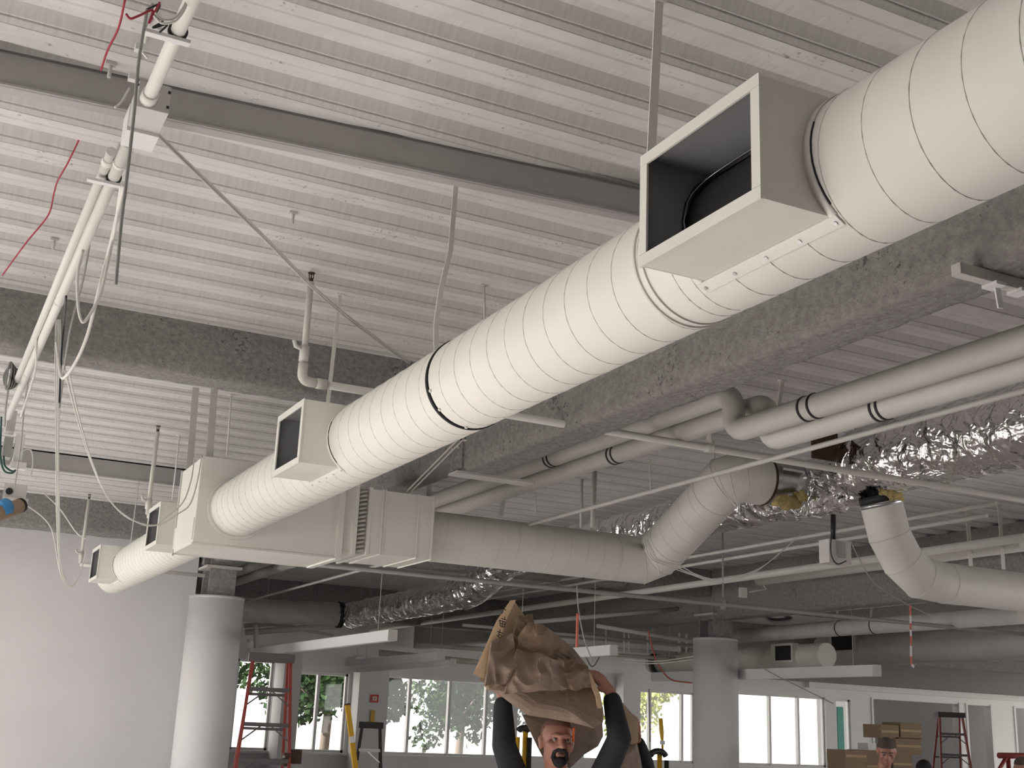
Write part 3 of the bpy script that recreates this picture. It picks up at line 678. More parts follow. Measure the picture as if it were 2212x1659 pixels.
rod('thin strap dropping behind the sprinkler elbow to the second outlet box', (1.845, 5.903, ZC), (1.83, 5.93, 3.05), .020, PAINT, 'hanger_strap', .003, 'strap')
rod('short dark rod above the middle of the round duct', *drop(1046, 615, 1047, 700), .006, STEEL)
rod('wide grey strap holding the rear corner of the plenum', at(423, 838, Y=8.15), V(1.60, 8.15, 3.26), .045, STEEL, 'hanger_strap', .004, 'strap')
rod('wide grey strap holding the front corner of the plenum', at(463, 842, Y=7.66), V(1.62, 7.66, 3.26), .045, STEEL, 'hanger_strap', .004, 'strap')
rod('thin white rod right of the two wide plenum straps', *drop(500, 852, 490, 985), .006, COND)
rod('thin white rod behind the upright sprinkler left of the plenum', *drop(388, 940, 372, 1080), .006, COND)
rod('thin pale rod above the third outlet box', *drop(300, 1040, 282, 1175), .005, COND)
rod('flat strap behind the transition box at the end of the plenum', *drop(938, 960, 925, 1072), .040, STEEL, 'hanger_strap', .004, 'strap')
rod('flat strap hanging to the branch duct left of the paired pipes', *drop(1093, 1030, 1082, 1115), .045, STEEL, 'hanger_strap', .004, 'strap')
rod('dark hanger pipe behind the branch duct', *drop(1285, 1010, 1280, 1140), .022, STEEL)
rod('second dark hanger pipe behind the branch duct', *drop(1257, 1035, 1255, 1140), .014, STEEL)
rod('short white rod over the branch duct left of its kink', *drop(1403, 993, 1406, 1065), .008, COND)
rod('short white rod left of the dark hanger pipes', *drop(1155, 1070, 1158, 1110), .008, COND)
rod('short white rod above the kink of the branch duct', *drop(1541, 950, 1543, 1000), .008, COND)
rod('grey strap clasping the upper insulated pipe', at(1690, 822, X=3.75), at(1681, 890, X=3.72), .022, STEEL, 'hanger_strap', .004, 'strap')
rod('dark rod dropping beside the sprinkler coupling at right', *drop(1925, 890, 1925, 1010), .014, STEEL)
rod('thin dark rod behind the lower insulated pipe', *drop(1848, 920, 1845, 1010), .008, STEEL)
rod('white strap carrying the fat pale pipe at far right', at(2098, 1235, X=9.1)+V(0, 0, ZC-at(2098, 1235, X=9.1).z), at(2098, 1235, X=9.1), .05, PIPE, 'hanger_strap', .006, 'strap')
rod('second white strap carrying the fat pale pipe at far right', at(2168, 1230, X=9.1)+V(0, 0, ZC-at(2168, 1230, X=9.1).z), at(2168, 1230, X=9.1), .045, PIPE, 'hanger_strap', .006, 'strap')
rod('rod with a coupling left of the right round column', *drop(1482, 1250, 1483, 1300), .018, STEEL)
for i, x in enumerate((1309, 1348, 1358, 1399, 1467, 1483)):
    rod('thin white rod hanging left of the right round column, %s from the left' % ['first', 'second', 'third', 'fourth', 'fifth', 'sixth'][i], at(x, 1355+i*3, Y=16), at(x, 1410, Y=16), .014, COND, group='rods left of the right column')
su = thing('strut_channel', 'grey strut channel with white clips crossing under the large sprayed beam', 'strut', tuple(at(2090, 592, Z=3.26)))
a = at(2088, 588, Z=3.262); MB().bar(a+V(-.05, 0, 0), a+V(1.3, 0, 0), .04, .04).build('channel', STEEL, su)
for k_ in (.10, .22, .34): MB().box(a.x+k_, a.x+k_+.05, a.y-.035, a.y+.03, 3.232, 3.244).build('clip', WHITEP, su)
for k_ in (.14, .30): MB().bar(a+V(k_, 0, -.02), a+V(k_+.01, 0, -.10), .025, .006, up=(0, 1, 0)).build('tab', WHITEP, su)
# diagonal brace straps from the duct
for i, dx in enumerate((0, .03)):
    rod('diagonal brace strap under the round duct joint, %s of two' % ('left' if i == 0 else 'right'), at(990, 948, Y=6.4)+V(dx, 0, 0), at(880, 1060, Y=7.7)+V(dx, 0, 0), .022, PAINT, 'brace_strap', .003, 'strap')

# ================================================================== CONDUIT RACK AT UPPER LEFT
CZ = 3.5; CX = .425
k1 = thing('white_conduit', 'fat white conduit running back from the top edge at left', 'conduit', (CX, 5, CZ))
def cat_(x, y, z=CZ): return at(x, y, Z=z)
MB().tube([(CX, 1.2, CZ), (CX, 3.42, CZ)], .0205, 20).build('conduit_run', COND, k1)
MB().tube([(CX, 3.40, CZ), (CX, 3.46, CZ)], .025, 20).build('fitting', COND, k1)
MB().tube([(CX, 3.78, CZ), (CX, 8.2, CZ)], .0205, 20).build('conduit_run', COND, k1)
for y in (3.95, 5.6, 7.0): MB().ring((CX, y, CZ), (0, 1, 0), .0235, .018, .02, 20).build('coupling', COND, k1)
k2 = thing('white_conduit', 'second white conduit lying beside the fat one', 'conduit', (CX-.05, 6, CZ+.01))
MB().tube([(CX-.037, 3.9, CZ+.012), (CX-.036, 7.4, CZ+.012)], .0165, 16).build('conduit_run', COND, k2)
MB().ring((CX-.037, 3.98, CZ+.012), (0, 1, 0), .0205, .015, .04, 16).build('coupling', COND, k2)
for y, z, lab in ((3.02, CZ, 'upper'), (4.08, CZ, 'lower')):
    s = thing('conduit_clamp', 'white clamp bar across the conduits, the %s one' % lab, 'clamp', (CX, y, z-.03))
    MB().box(CX-.085, CX+.035, y-.012, y+.012, z-.032, z-.022).build('clamp_bar', WHITEP, s); MB().ring((CX, y, z), (0, 1, 0), .027, .021, .012, 20).build('strap', CABLEB, s)
jb = thing('junction_box', 'grey and white electrical box between the two lengths of white conduit', 'box', (CX+.03, 3.6, CZ-.04))
MB().box(CX-.03, CX+.065, 3.45, 3.60, CZ-.030, CZ+.06).build('box_body', STEEL, jb)
MB().box(CX-.032, CX+.067, 3.60, 3.72, CZ-.042, CZ+.05).build('cover', WHITEP, jb)
for p in ((CX+.06, 3.449, CZ+.04), (CX+.06, 3.449, CZ-.01), (CX-.035, 3.449, CZ+.04)): MB().box(p[0]-.004, p[0]+.004, p[1]-.002, p[1], p[2]-.004, p[2]+.004).build('knockout', GAP, jb)
for i, (x, y) in enumerate(((300, 104), (286, 168))):
    p = at(x, y, X=.385); cp = thing('cable_clip', 'small white clip on the cable bundle, %s one' % ('upper' if i == 0 else 'lower'), 'clip', tuple(p)); MB().box(p.x-.012, p.x+.012, p.y-.012, p.y+.012, p.z-.01, p.z+.01).build('clip_body', WHITEP, cp); MB().bar(p, p+V(.03, .01, -.02), .006, .006).build('clip_arm', WHITEP, cp)
# hanging cables, each its own thing: photograph points on a plane beside the rack
def hang(label, pts, Y, r, m, res=7, dY=0., anchor=None):
    n = len(pts); P = [at(x, y, Y=Y+dY*i/max(1, n-1)) for i, (x, y) in enumerate(pts)]
    if anchor == 'rack': P[0] = at(*pts[0], X=CX-.02)
    if anchor == 'deck': P[0] = at(*pts[0], Z=ZC)
    return cable('cable', P, r, m, label, res=res)
hang('long grey cable falling straight in front of the white conduits', [(318, 20), (300, 130), (290, 240), (272, 400), (262, 480), (250, 615)], 3.0, .0045, CABLEG)
hang('grey cable running down beside the conduits to the lower left', [(330, 10), (305, 90), (296, 170), (262, 300), (205, 470), (180, 600), (150, 720), (128, 880)], 3.3, .0055, CABLEG, dY=3.2)
hang('pale cable curving left of the conduit bundle', [(340, 12), (320, 60), (300, 150), (265, 230), (225, 330), (190, 480), (120, 640), (80, 720), (76, 800), (45, 900)], 3.4, .0055, CABLE, dY=3.6)
hang('white looped cable hanging right of the conduits', [(262, 400), (247, 500), (232, 570), (215, 640), (185, 692), (174, 688), (168, 650), (168, 590), (180, 540)], 4.4, .006, CABLE, anchor='rack')
hang('second white looped cable dropping farther below the conduits', [(268, 400), (240, 520), (215, 620), (190, 720), (165, 780), (140, 815), (130, 805), (122, 740)], 4.6, .007, CABLE, dY=.8, anchor='rack')
hang('pale double cable sweeping down to the far ducts, first strand', [(140, 800), (160, 880), (190, 980), (225, 1060), (270, 1115), (330, 1135), (360, 1118), (395, 1085), (412, 1040), (420, 990)], 6.2, .0042, CABLE, dY=1.2)
hang('pale double cable sweeping down to the far ducts, second strand', [(148, 800), (170, 900), (200, 1000), (240, 1085), (300, 1130), (345, 1133), (385, 1110), (410, 1090), (425, 1045), (436, 985)], 6.2, .0042, CABLE, dY=1.2)
for i in range(4):
    hang('pale long looping cable at left before the plain wall, %s of four from the left' % ('first', 'second', 'third', 'last')[i], [(121+i*3, 690), (119+i*4, 780), (121+i*2, 950), (122+i*2, 1100), (127+i, 1200), (133+i*2, 1245), (152+i, 1268), (172, 1240), (186, 1190)][:9-2*(i % 2)], 6.4, .0032, CABLE, dY=.4)
hang('dark cable hanging left of the pale drop cables', [(143, 640), (138, 700), (133, 760), (130, 830), (128, 870)], 6.0, .005, CABLEB, anchor='rack')
hang('thin dark vertical wire at far left', [(112, 515), (118, 560), (108, 680), (60, 830), (45, 960), (32, 1050)], 6.0, .004, CABLEG, dY=2)
hang('pale wire drooping to the sprinkler near the wall', [(95, 1065), (130, 1100), (165, 1150), (188, 1165)], 11.5, .006, CABLE)
hang('thin pale wire dropping below the taped tube', [(58, 1092), (90, 1115), (110, 1140), (118, 1170), (128, 1230)], 11.0, .005, CABLE)
hang('grey tie cable running diagonally from the conduits to the round duct', [(305, 255), (420, 365), (560, 500), (700, 640), (820, 735), (885, 782)], 4.05, .0055, COND, dY=2.0)
hang('second grey tie cable lying beside the first diagonal one', [(308, 262), (420, 371), (560, 506), (700, 646), (820, 740), (885, 786)], 4.05, .0045, STEEL, dY=2.0)
hang('red cord running along the ceiling at left', [(270, 0), (256, 60), (232, 110), (218, 152)], 3.5, .0036, RED, dY=.4)
hang('red cord continuing below the channel beam at left', [(190, 228), (186, 265), (150, 345), (125, 390), (116, 420), (104, 465), (60, 520), (30, 560), (5, 595)], 4.6, .0034, RED, dY=1.2)
hang('tangled maroon wire end by the conduits', [(272, 30), (282, 40), (300, 34), (330, 22), (322, 50), (345, 5)], 2.9, .0032, RED)
hang('black wire tangle tying the cables to the conduit', [(318, 20), (345, 10), (335, 35), (352, 45), (330, 60), (362, 52), (345, 70)], 2.95, .003, CABLEB)
hang('white cable wrapped round the top conduit', [(335, 28), (352, 42), (378, 38), (396, 15), (402, 0)], 2.85, .003, CABLE)
hang('white cable wrapped just below the first wrap', [(332, 34), (350, 50), (378, 46), (398, 22), (404, 2)], 2.85, .003, CABLE)
hang('thin pale tie below the channel beam', [(248, 232), (262, 220), (280, 190)], 3.9, .004, CABLE)
# ceiling bits
for i, (x, y, lab) in enumerate(((240, 135, 'small grey clip on the deck by the red cord'), (634, 457, 'small metal tab on the deck left of the bent strap'), (118, 515, 'small bent bracket on the deck at far left'))):
    p = at(x, y, Z=ZC); cp = thing('deck_clip', lab, 'clip', tuple(p)); MB().box(p.x-.018, p.x+.018, p.y-.01, p.y+.01, ZC-.012, ZC).build('clip_plate', STEEL, cp); MB().tube([p, p+V(0, 0, -.06)], .007, 8).build('clip_pin', STEEL, cp)
# group of boxes at the lower end of the rack
eb = thing('electrical_box', 'open electrical boxes at the lower end of the white conduit', 'box', tuple(at(40, 1005, Y=8.6)))
def pxbox(name, x0, y0, x1, y1, Y, d, m, parent):
    a = at(x0, y1, Y=Y); c = at(x1, y0, Y=Y); return MB().box(min(a.x, c.x), max(a.x, c.x), Y, Y+d, a.z, c.z).build(name, m, parent)
pxbox('back_box', 12, 888, 38, 930, 8.3, .12, STEEL, eb); pxbox('grey_box', 4, 945, 30, 986, 8.35, .10, CABLEG, eb); pxbox('white_box', 27, 938, 56, 1000, 8.3, .10, WHITEP, eb); pxbox('open_flap', 22, 1000, 58, 1010, 8.25, .06, WHITEP, eb)
cable('coil', [at(3, 900, Y=8.25), at(1, 980, Y=8.25), at(8, 1015, Y=8.25), at(25, 1022, Y=8.25), at(34, 1015, Y=8.25)], .006, GREENC, '', parent=eb)
cable('coil', [at(8, 985, Y=8.24), at(10, 1005, Y=8.24), at(22, 1016, Y=8.24), at(33, 1019, Y=8.24)], .006, GREENC, '', parent=eb)
cable('coil', [at(42, 975, Y=8.28), at(66, 972, Y=8.28), at(71, 1000, Y=8.28), at(66, 1028, Y=8.28)], .005, CABLE, '', parent=eb)
cb = thing('cable_coil', 'dark coiled cable hung up at the far left edge', 'cable', tuple(at(22, 830, Y=7.2)))
for i in range(7):
    c = at(22+i*1.2-3, 812, Y=7.2); MB().tube([c+V((.010+.005*i)*math.cos(w), .008*i, (.082-.003*i)*math.sin(w)) for w in [2*PI*q/20 for q in range(21)]], .006, 6).build('coil_loop', CABLEB if i % 2 else CABLEG, cb)
cable('tail', [at(18, 840, Y=7.2), at(12, 880, Y=7.3), at(10, 920, Y=7.6)], .006, CABLEG, '', parent=cb)
bk = thing('metal_bracket', 'grey metal bracket plate at the far left edge above the taped tube', 'bracket', tuple(at(30, 1080, Y=11.2)))
pxbox('plate', 5, 1048, 60, 1078, 11.2, .02, STEEL, bk); pxbox('lower_plate', 8, 1078, 62, 1086, 11.18, .3, STEEL, bk)
p = at(20, 1061, Y=11.19); MB().tube([p, p+V(0, .005, 0)], .03, 12).build('hole', GAP, bk)
tt = thing('cardboard_tube', 'tan cardboard tube with blue tape poking in at the left edge', 'tube', tuple(at(20, 1110, Y=10.6)))
a = at(-40, 1122, Y=10.6); c = at(44, 1092, Y=10.9)
MB().tube([a, c], [.075, .06], 20).build('tube_wall', CARD, tt); MB().tube([lerp(a, c, .42)+V(0, -.01, .03), lerp(a, c, .62)+V(0, -.01, .03)], .075, 20).build('blue_tape', BLUE, tt)
MB().ring(c, c-a, .062, .045, .03, 20).build('dark_mouth', GAP, tt)
# wires round the branch elbow
for i in range(4):
    P = [at(1545-8*i+10, 960, Y=6.3), at(1600+4*i, 1080, Y=6.3)] if i < 2 else None
    if P: cable('cable', [at(1545+30*i, 1010, Y=6.55), at(1565+20*i, 1060, Y=6.45), at(1592+4*i, 1098, Y=6.4)], .004, CABLE, 'pale tie wire round the upper elbow of the branch duct, %s of two' % ('left' if i == 0 else 'right'))
for i in range(3):
    cable('cable', [at(1390+i*4, 1165, Y=7.3), at(1405+i*6, 1205, Y=7.3), at(1440+i*14, 1222, Y=7.35), at(1490+i*6, 1240, Y=7.4), at(1550, 1258-i*3, Y=7.4), at(1610, 1246-i*3, Y=7.4), at(1660, 1215, Y=7.4), at(1735, 1150, Y=7.4)], .004, CABLE, 'pale wire drooping in an arc from the branch duct elbow, %s of three' % ('lowest', 'middle', 'highest')[i])
cable('cable', [at(1395, 1160, Y=7.35), at(1415, 1200, Y=7.5), at(1425, 1243, Y=7.6)], .004, CABLE, 'pale tie wire round the lower elbow of the branch duct')
db = thing('actuator_box', 'grey control box on a dark stem below the foil trunk', 'box', tuple(at(1812, 1215, Y=6.2)))
pxbox('box_body', 1792, 1170, 1838, 1214, 6.15, .10, STEEL, db); pxbox('lid', 1812, 1172, 1826, 1204, 6.14, .012, CABLEG, db)
MB().tube([at(1800, 1112, Y=6.2), at(1800, 1175, Y=6.2)], .018, 10).build('stem', BLACK, db)
cable('lead', [at(1796, 1150, Y=6.13), at(1795, 1195, Y=6.12), at(1808, 1218, Y=6.12), at(1828, 1212, Y=6.12)], .005, CABLEB, '', parent=db)
hang('thin dark wire looping under the control box toward the right column', [(1838, 1170), (1860, 1215), (1890, 1260), (1950, 1300), (2010, 1330)], 6.6, .004, CABLEG)
hang('orange ribbon dangling above the carried bundle', [(1248, 1325), (1247, 1360), (1246, 1398)], 6.8, .009, PINK)
hang('dark wire dangling beside the orange ribbon', [(1246, 1265), (1250, 1320), (1262, 1380), (1280, 1430)], 6.9, .004, CABLEG)
hang('pale wire crossing before the right column', [(1350, 1424), (1420, 1428), (1498, 1418)], 12.9, .008, CABLE)
hang('second pale wire crossing before the right column', [(1345, 1430), (1420, 1433), (1498, 1424)], 12.9, .008, CABLE)
hang('pink flex hanging left of the right column', [(1400, 1360), (1412, 1410), (1425, 1440), (1450, 1468), (1495, 1475)], 14.5, .010, PINK)
hang('thin cord hanging to the window sill near the yellow frame', [(1402, 1488), (1403, 1540), (1404, 1602)], 24.0, .02, CABLEG)
hang('thin dark wire crossing before the far outlet duct', [(1592, 1405), (1660, 1450), (1740, 1490), (1800, 1520)], 12.0, .006, CABLEG)
hang('thin dark wire loop dangling right of the bundle', [(1262, 1412), (1280, 1440), (1300, 1410)], 16, .010, CABLEG)
sb = thing('sensor_box', 'small pale box on a jogged conduit left of the control box', 'box', tuple(at(1610, 1285, Y=12)))
pxbox('box_body', 1601, 1270, 1614, 1290, 12.0, .05, PIPE, sb)
MB().tube([at(1618, 1279, Y=12.02), at(1655, 1273, Y=12.02), at(1648, 1262, Y=12.02), at(1720, 1250, Y=12.02), at(1800, 1243, Y=12.02)], .012, 8).build('conduit', PIPE, sb)

# ================================================================== LIGHT BARS
def light_bar(label, X, y0, y1, z, w=.09, h=.10):
    t = thing('light_bar', label, 'light fixture', (X, (y0+y1)/2, z), 'white linear light bars')
    MB().box(X-w/2, X+w/2, y0, y1, z, z+h).build('housing', WHITEP, t); MB().box(X-w/2+.01, X+w/2-.01, y0+.01, y1-.01, z-.004, z).build('diffuser', WHITEP, t)
    MB().box(X-w/2-.002, X+w/2+.002, y0-.012, y0, z-.002, z+h+.002).build('end_cap', STEEL, t)
    for y in (y0+.4, y1-.4): MB().tube([(X, y, z+h), (X, y, ZC-.002)], .003, 4).build('suspension_wire', STEEL, t)
light_bar('long white light bar above the red stepladder', 4.24, 11.0, 16.0, 2.46)
light_bar('white light bar in front of the fire alarm pillar', 6.75, 15.2, 19.0, 2.46)
light_bar('white light bar left of the hanging bundle', 6.45, 14.9, 18.6, 2.52)
light_bar('white light bar between the bundle and the right column', 6.65, 10.9, 13.4, 2.47)
light_bar('long bright light bar under the far outlet duct', 10.5, 11.2, 16.0, 2.47, .12, .13)

# ================================================================== LADDERS
def stepladder(name, label, P, ang, H, wt, wb, spread, n, railm, stepm, capm, rw=.05):
    """P: centre of the front feet; the front faces -Y before rotation"""
    R = Matrix.Translation(P) @ Matrix.Rotation(ang, 4, 'Z')
    t = thing(name, label, 'ladder', tuple(P))
    def mk(b, nm, m): b.xf(R); return b.build(nm, m, t)
    ytop = .28*spread
    for s_ in (-1, 1):
        mk(MB().bar((s_*wb/2, 0, 0), (s_*wt/2, ytop, H-.05), rw, .028, up=(1, 0, 0)), 'front_rail', railm)
        mk(MB().bar((s_*wb/2*.96, spread, 0), (s_*wt/2*.92, ytop+.10, H-.06), rw*.8, .026, up=(1, 0, 0)), 'rear_rail', railm)
        mk(MB().box(s_*wb/2-.03, s_*wb/2+.03, -.03, .03, 0, .04), 'foot', BLACK)
        zz = H*.45; mk(MB().bar((s_*lerp(wb, wt, .45)/2, ytop*.45, zz), (s_*lerp(wb, wt, .45)/2*.95, lerp(spread, ytop+.1, .45), zz+.02), .006, .02), 'spreader', stepm)
    mk(MB().box(-wt/2-.035, wt/2+.035, ytop-.06, ytop+.17, H-.075, H), 'top_cap', capm)
    for i in range(1, n):
        z = H-.305*i; f = z/H; w = lerp(wb, wt, f)
        if z < .1: break
        mk(MB().box(-w/2+.01, w/2-.01, ytop*f-.03, ytop*f+.05, z-.035, z), 'step', stepm)
        for s_ in (-1, 1): mk(MB().bar((s_*(w/2-.16), ytop*f, z-.03), (s_*(w/2+.005), ytop*(f-.12/H), z-.16), .012, .012), 'step_brace', stepm)
        y2 = lerp(spread, ytop+.1, f); mk(MB().box(-w/2*.95, w/2*.95, y2-.012, y2+.012, z-.07, z-.045), 'rear_bar', stepm)
    return t
stepladder('stepladder', 'tall red fibreglass stepladder beside the left round column', (3.03, 10.72, 0), rad(-12), 2.27, .34, .62, 1.25, 8, LADR, LADS, LADS)
stepladder('stepladder', 'red stepladder standing by the cardboard boxes at far right', (14.5, 13.8, 0), rad(-30), 2.20, .34, .62, 1.2, 8, LADR, LADS, BLACK)
stepladder('stepladder', 'aluminium stepladder with a black top under the fire alarm pillar', (5.15, 13.85, 0), rad(-20), 1.70, .22, .5, .9, 6, BLACK, ALU, BLACK)
bg = thing('tool_bag', 'brown tool pouch hanging on the red stepladder', 'bag', tuple(at(640, 1659, Y=10.95)))
pxbox('pouch', 626, 1620, 653, 1650, 10.9, .12, BROWN, bg); pxbox('flap', 612, 1627, 630, 1655, 10.86, .08, BROWN, bg); pxbox('buckle', 611, 1632, 616, 1637, 10.84, .01, ALU, bg)
yp = thing('yellow_level', 'yellow spirit level leaning near the black-topped stepladder', 'level', tuple(at(771, 1659, Y=12)))
a, c = at(750, 1520, Y=12.1), at(772, 1690, Y=12); MB().bar(a, c, .05, .025, up=(0, 1, 0)).build('beam', YEL, yp); MB().bar(lerp(a, c, .42)+V(0, -.014, 0), lerp(a, c, .50)+V(0, -.014, 0), .05, .004, up=(0, 1, 0)).build('vial', WHITEP, yp)
MB().bar(a+V(0, 0, 0), lerp(a, c, .02), .054, .03, up=(0, 1, 0)).build('end_cap', BROWN, yp)
def scaffold(label, x0, x1, ytop, Y, pole_at):
    a = at(x0, ytop, Y=Y); c = at(x1, ytop, Y=Y); t = thing('scaffold_frame', label, 'scaffold', (a.x, Y, 0))
    P = bend([V(a.x, Y, 0), V(a.x, Y, a.z), V(c.x, Y, a.z), V(c.x, Y, 0)], .12)
    MB().tube(P[3:-3], .035, 10).build('top_bracket', BLACK, t)
    q = at(pole_at, ytop, Y=Y); MB().tube([(q.x, Y+.05, 0), (q.x, Y+.05, q.z+.02)], .03, 10).build('post', YEL, t)
    for z in (.5, 1.0): MB().tube([(a.x, Y, z), (c.x, Y, z)], .018, 8).build('rung', BLACK, t)
    for xx in (a.x, c.x): MB().tube([(xx, Y, 0), (xx, Y, a.z-.1)], .028, 8).build('leg', YEL if xx == a.x else BLACK, t)
    return t
scaffold('yellow and black frame seen under the raised left arm of the man', 1119, 1145, 1572, 12.5, 1140)
scaffold('yellow and black frame before the window right of the man', 1403, 1440, 1622, 12.5, 1430)
ys = thing('yellow_pole', 'short yellow stick standing above the right yellow frame', 'pole', tuple(at(1430, 1622, Y=12.6)))
MB().tube([at(1431, 1625, Y=12.6), at(1431, 1605, Y=12.6), at(1429, 1580, Y=12.6), at(1427, 1552, Y=12.6)], [.014, .014, .028, .025], 8).build('stick', YEL, ys); MB().tube([at(1431, 1608, Y=12.6), at(1431, 1600, Y=12.6)], .03, 8).build('white_band', WHITEP, ys)
fa = thing('fire_alarm', 'red fire alarm plate on the white pillar', 'alarm', (9.2, 24.53, 2.1))
p = at(809, 1509, Y=24.53); MB().box(p.x-.09, p.x+.09, 24.53, 24.56, p.z-.08, p.z+.08).build('plate', REDD, fa); MB().box(p.x-.045, p.x+.045, 24.515, 24.53, p.z-.04, p.z+.045).build('strobe', WHITEP, fa); MB().box(p.x-.012, p.x+.012, 24.508, 24.515, p.z-.02, p.z+.025).build('mark', REDD, fa)
yt = thing('yellow_tag', 'yellow tag hanging on the pillar below the fire alarm', 'tag', (9.2, 24.5, 1.7)); q = at(806, 1547, Y=24.5)
MB().box(q.x-.045, q.x+.045, 24.52, 24.54, q.z-.13, q.z+.12).build('tag_plate', YEL, yt)
# boxes at right
def carton(label, x0, y0, x1, y1, Y, d=.35):
    a = at(x0, y1, Y=Y); c = at(x1, y0, Y=Y); t = thing('cardboard_box', label, 'box', ((a.x+c.x)/2, Y+d/2, a.z), 'stacked cardboard boxes at far right')
    MB().box(a.x, c.x, Y, Y+d, a.z, c.z).build('carton', CARD, t); MB().box(a.x+.01, c.x-.01, Y-.003, Y, (a.z+c.z)/2-.015, (a.z+c.z)/2+.015).build('tape', CARDL, t); MB().box(a.x-.002, c.x+.002, Y-.004, Y+d, c.z-.004, c.z+.003).build('flap', CARD, t); return t
carton('top left cardboard box of the stack behind the bowed man', 1904, 1567, 1941, 1594, 13.0); carton('top right cardboard box of the stack with a dark gap beside it', 1946, 1563, 1990, 1595, 13.0)
carton('large cardboard box in the middle of the stack behind the bowed man', 1936, 1595, 1989, 1629, 13.0); carton('cardboard box low in the stack right of the bowed man', 1930, 1630, 1970, 1672, 13.0)
carton('flat dark cardboard box at the left end of the stack', 1826, 1622, 1872, 1645, 12.6); carton('lower left cardboard box under the flat dark one', 1828, 1646, 1872, 1690, 12.6); carton('cardboard box between the flat box and the bowed man', 1873, 1622, 1905, 1690, 12.8)
a = at(1930, 1674, Y=13.0); tag(MB().box(a.x-2.0, a.x+1.0, 12.5, 13.7, 0, a.z-.02).build('work_table', STEEL), 'low grey bench under the stacked cardboard boxes', 'bench')
pp = at(1884, 1612, Y=12.8); tag(MB().box(pp.x-.07, pp.x+.07, 12.8, 13.0, pp.z-.045, pp.z+.04).build('white_carton', WHITEP), 'small white carton on the boxes left of the bowed man', 'box')
gr = thing('guard_rail', 'red metal rail with a slanted brace at the right edge', 'rail', (10.5, 9.2, 0))
a, c = at(2158, 1632, Y=9.2), at(2300, 1634, Y=9.2); MB().tube([a, c], .03, 12).build('top_rail', LADR, gr); MB().tube([at(2173, 1637, Y=9.2), at(2160, 1659, Y=9.2), at(2110, 1745, Y=9.2)], .02, 8).build('brace', LADR, gr)
for x in (a.x+.15, c.x-.1): MB().tube([(x, 9.22, 0), (x, 9.22, a.z)], .022, 8).build('post', LADR, gr)
for i, (x, y, lab) in enumerate(((2003, 1483, 'dark blue sensor on the white header at right'), (450, 1392, 'x'))):
    if i == 0:
        p = at(x, y, Y=WY-.2); s_ = thing('sensor', lab, 'sensor', tuple(p)); MB().box(p.x-.09, p.x+.09, WY-.26, WY-.16, p.z-.04, p.z+.03).build('sensor_body', JEANS, s_); MB().box(p.x-.05, p.x+.05, WY-.26, WY-.16, p.z+.03, p.z+.07).build('sensor_base', STEEL, s_)
s_ = thing('speaker', 'small white cylinder fitting left of the red stepladder top', 'fixture', tuple(at(541, 1398, Y=16)))
MB().tube([at(541, 1398, Y=16), at(541, 1380, Y=16)], .045, 14).build('body', WHITEP, s_); MB().tube([at(553, 1425, Y=16), at(553, 1350, Y=16)], .03, 8).build('stem', STEEL, s_)

# ================================================================== PEOPLE
def capsule(b, p, q, r0, r1, n=14):
    p = Vector(p); q = Vector(q)
    b.tube([p, lerp(p, q, .33), lerp(p, q, .66), q], [r0, lerp(r0, r1, .33), lerp(r0, r1, .66), r1], n); b.ball(p, r0, n, 8); b.ball(q, r1, n, 8)
def remesh(o, vox, smooth=2):
    m = o.modifiers.new('r', 'REMESH'); m.mode = 'VOXEL'; m.voxel_size = vox; m.use_smooth_shade = True
    if smooth: s_ = o.modifiers.new('s', 'SMOOTH'); s_.iterations = smooth; s_.factor = .5
def head_parts(M, r=1.0):
    """head facing -Y in local space, origin at its centre"""
    b = MB(); B = lambda c, s_: b.ball(V(*c)*r, V(*s_)*r, 22, 16)
    B((0, .012, .035), (.076, .096, .085)); B((0, -.012, -.035), (.063, .078, .085)); B((0, -.035, -.085), (.040, .045, .034)); B((0, -.05, -.095), (.026, .026, .020))
    B((0, -.083, .022), (.050, .016, .012)); B((-.042, -.055, -.02), (.024, .026, .024)); B((.042, -.055, -.02), (.024, .026, .024))
    capsule(b, V(0, -.084, .012)*r, V(0, -.108, -.026)*r, .010*r, .014*r); B((-.013, -.094, -.03), (.011, .013, .009)); B((.013, -.094, -.03), (.011, .013, .009))
    B((0, -.084, -.058), (.024, .012, .006)); B((0, -.082, -.068), (.022, .012, .007))
    for s_ in (-1, 1): B((s_*.077, .012, -.008), (.010, .020, .032)); B((s_*.080, .018, .008), (.011, .018, .018))
    return b.xf(M)
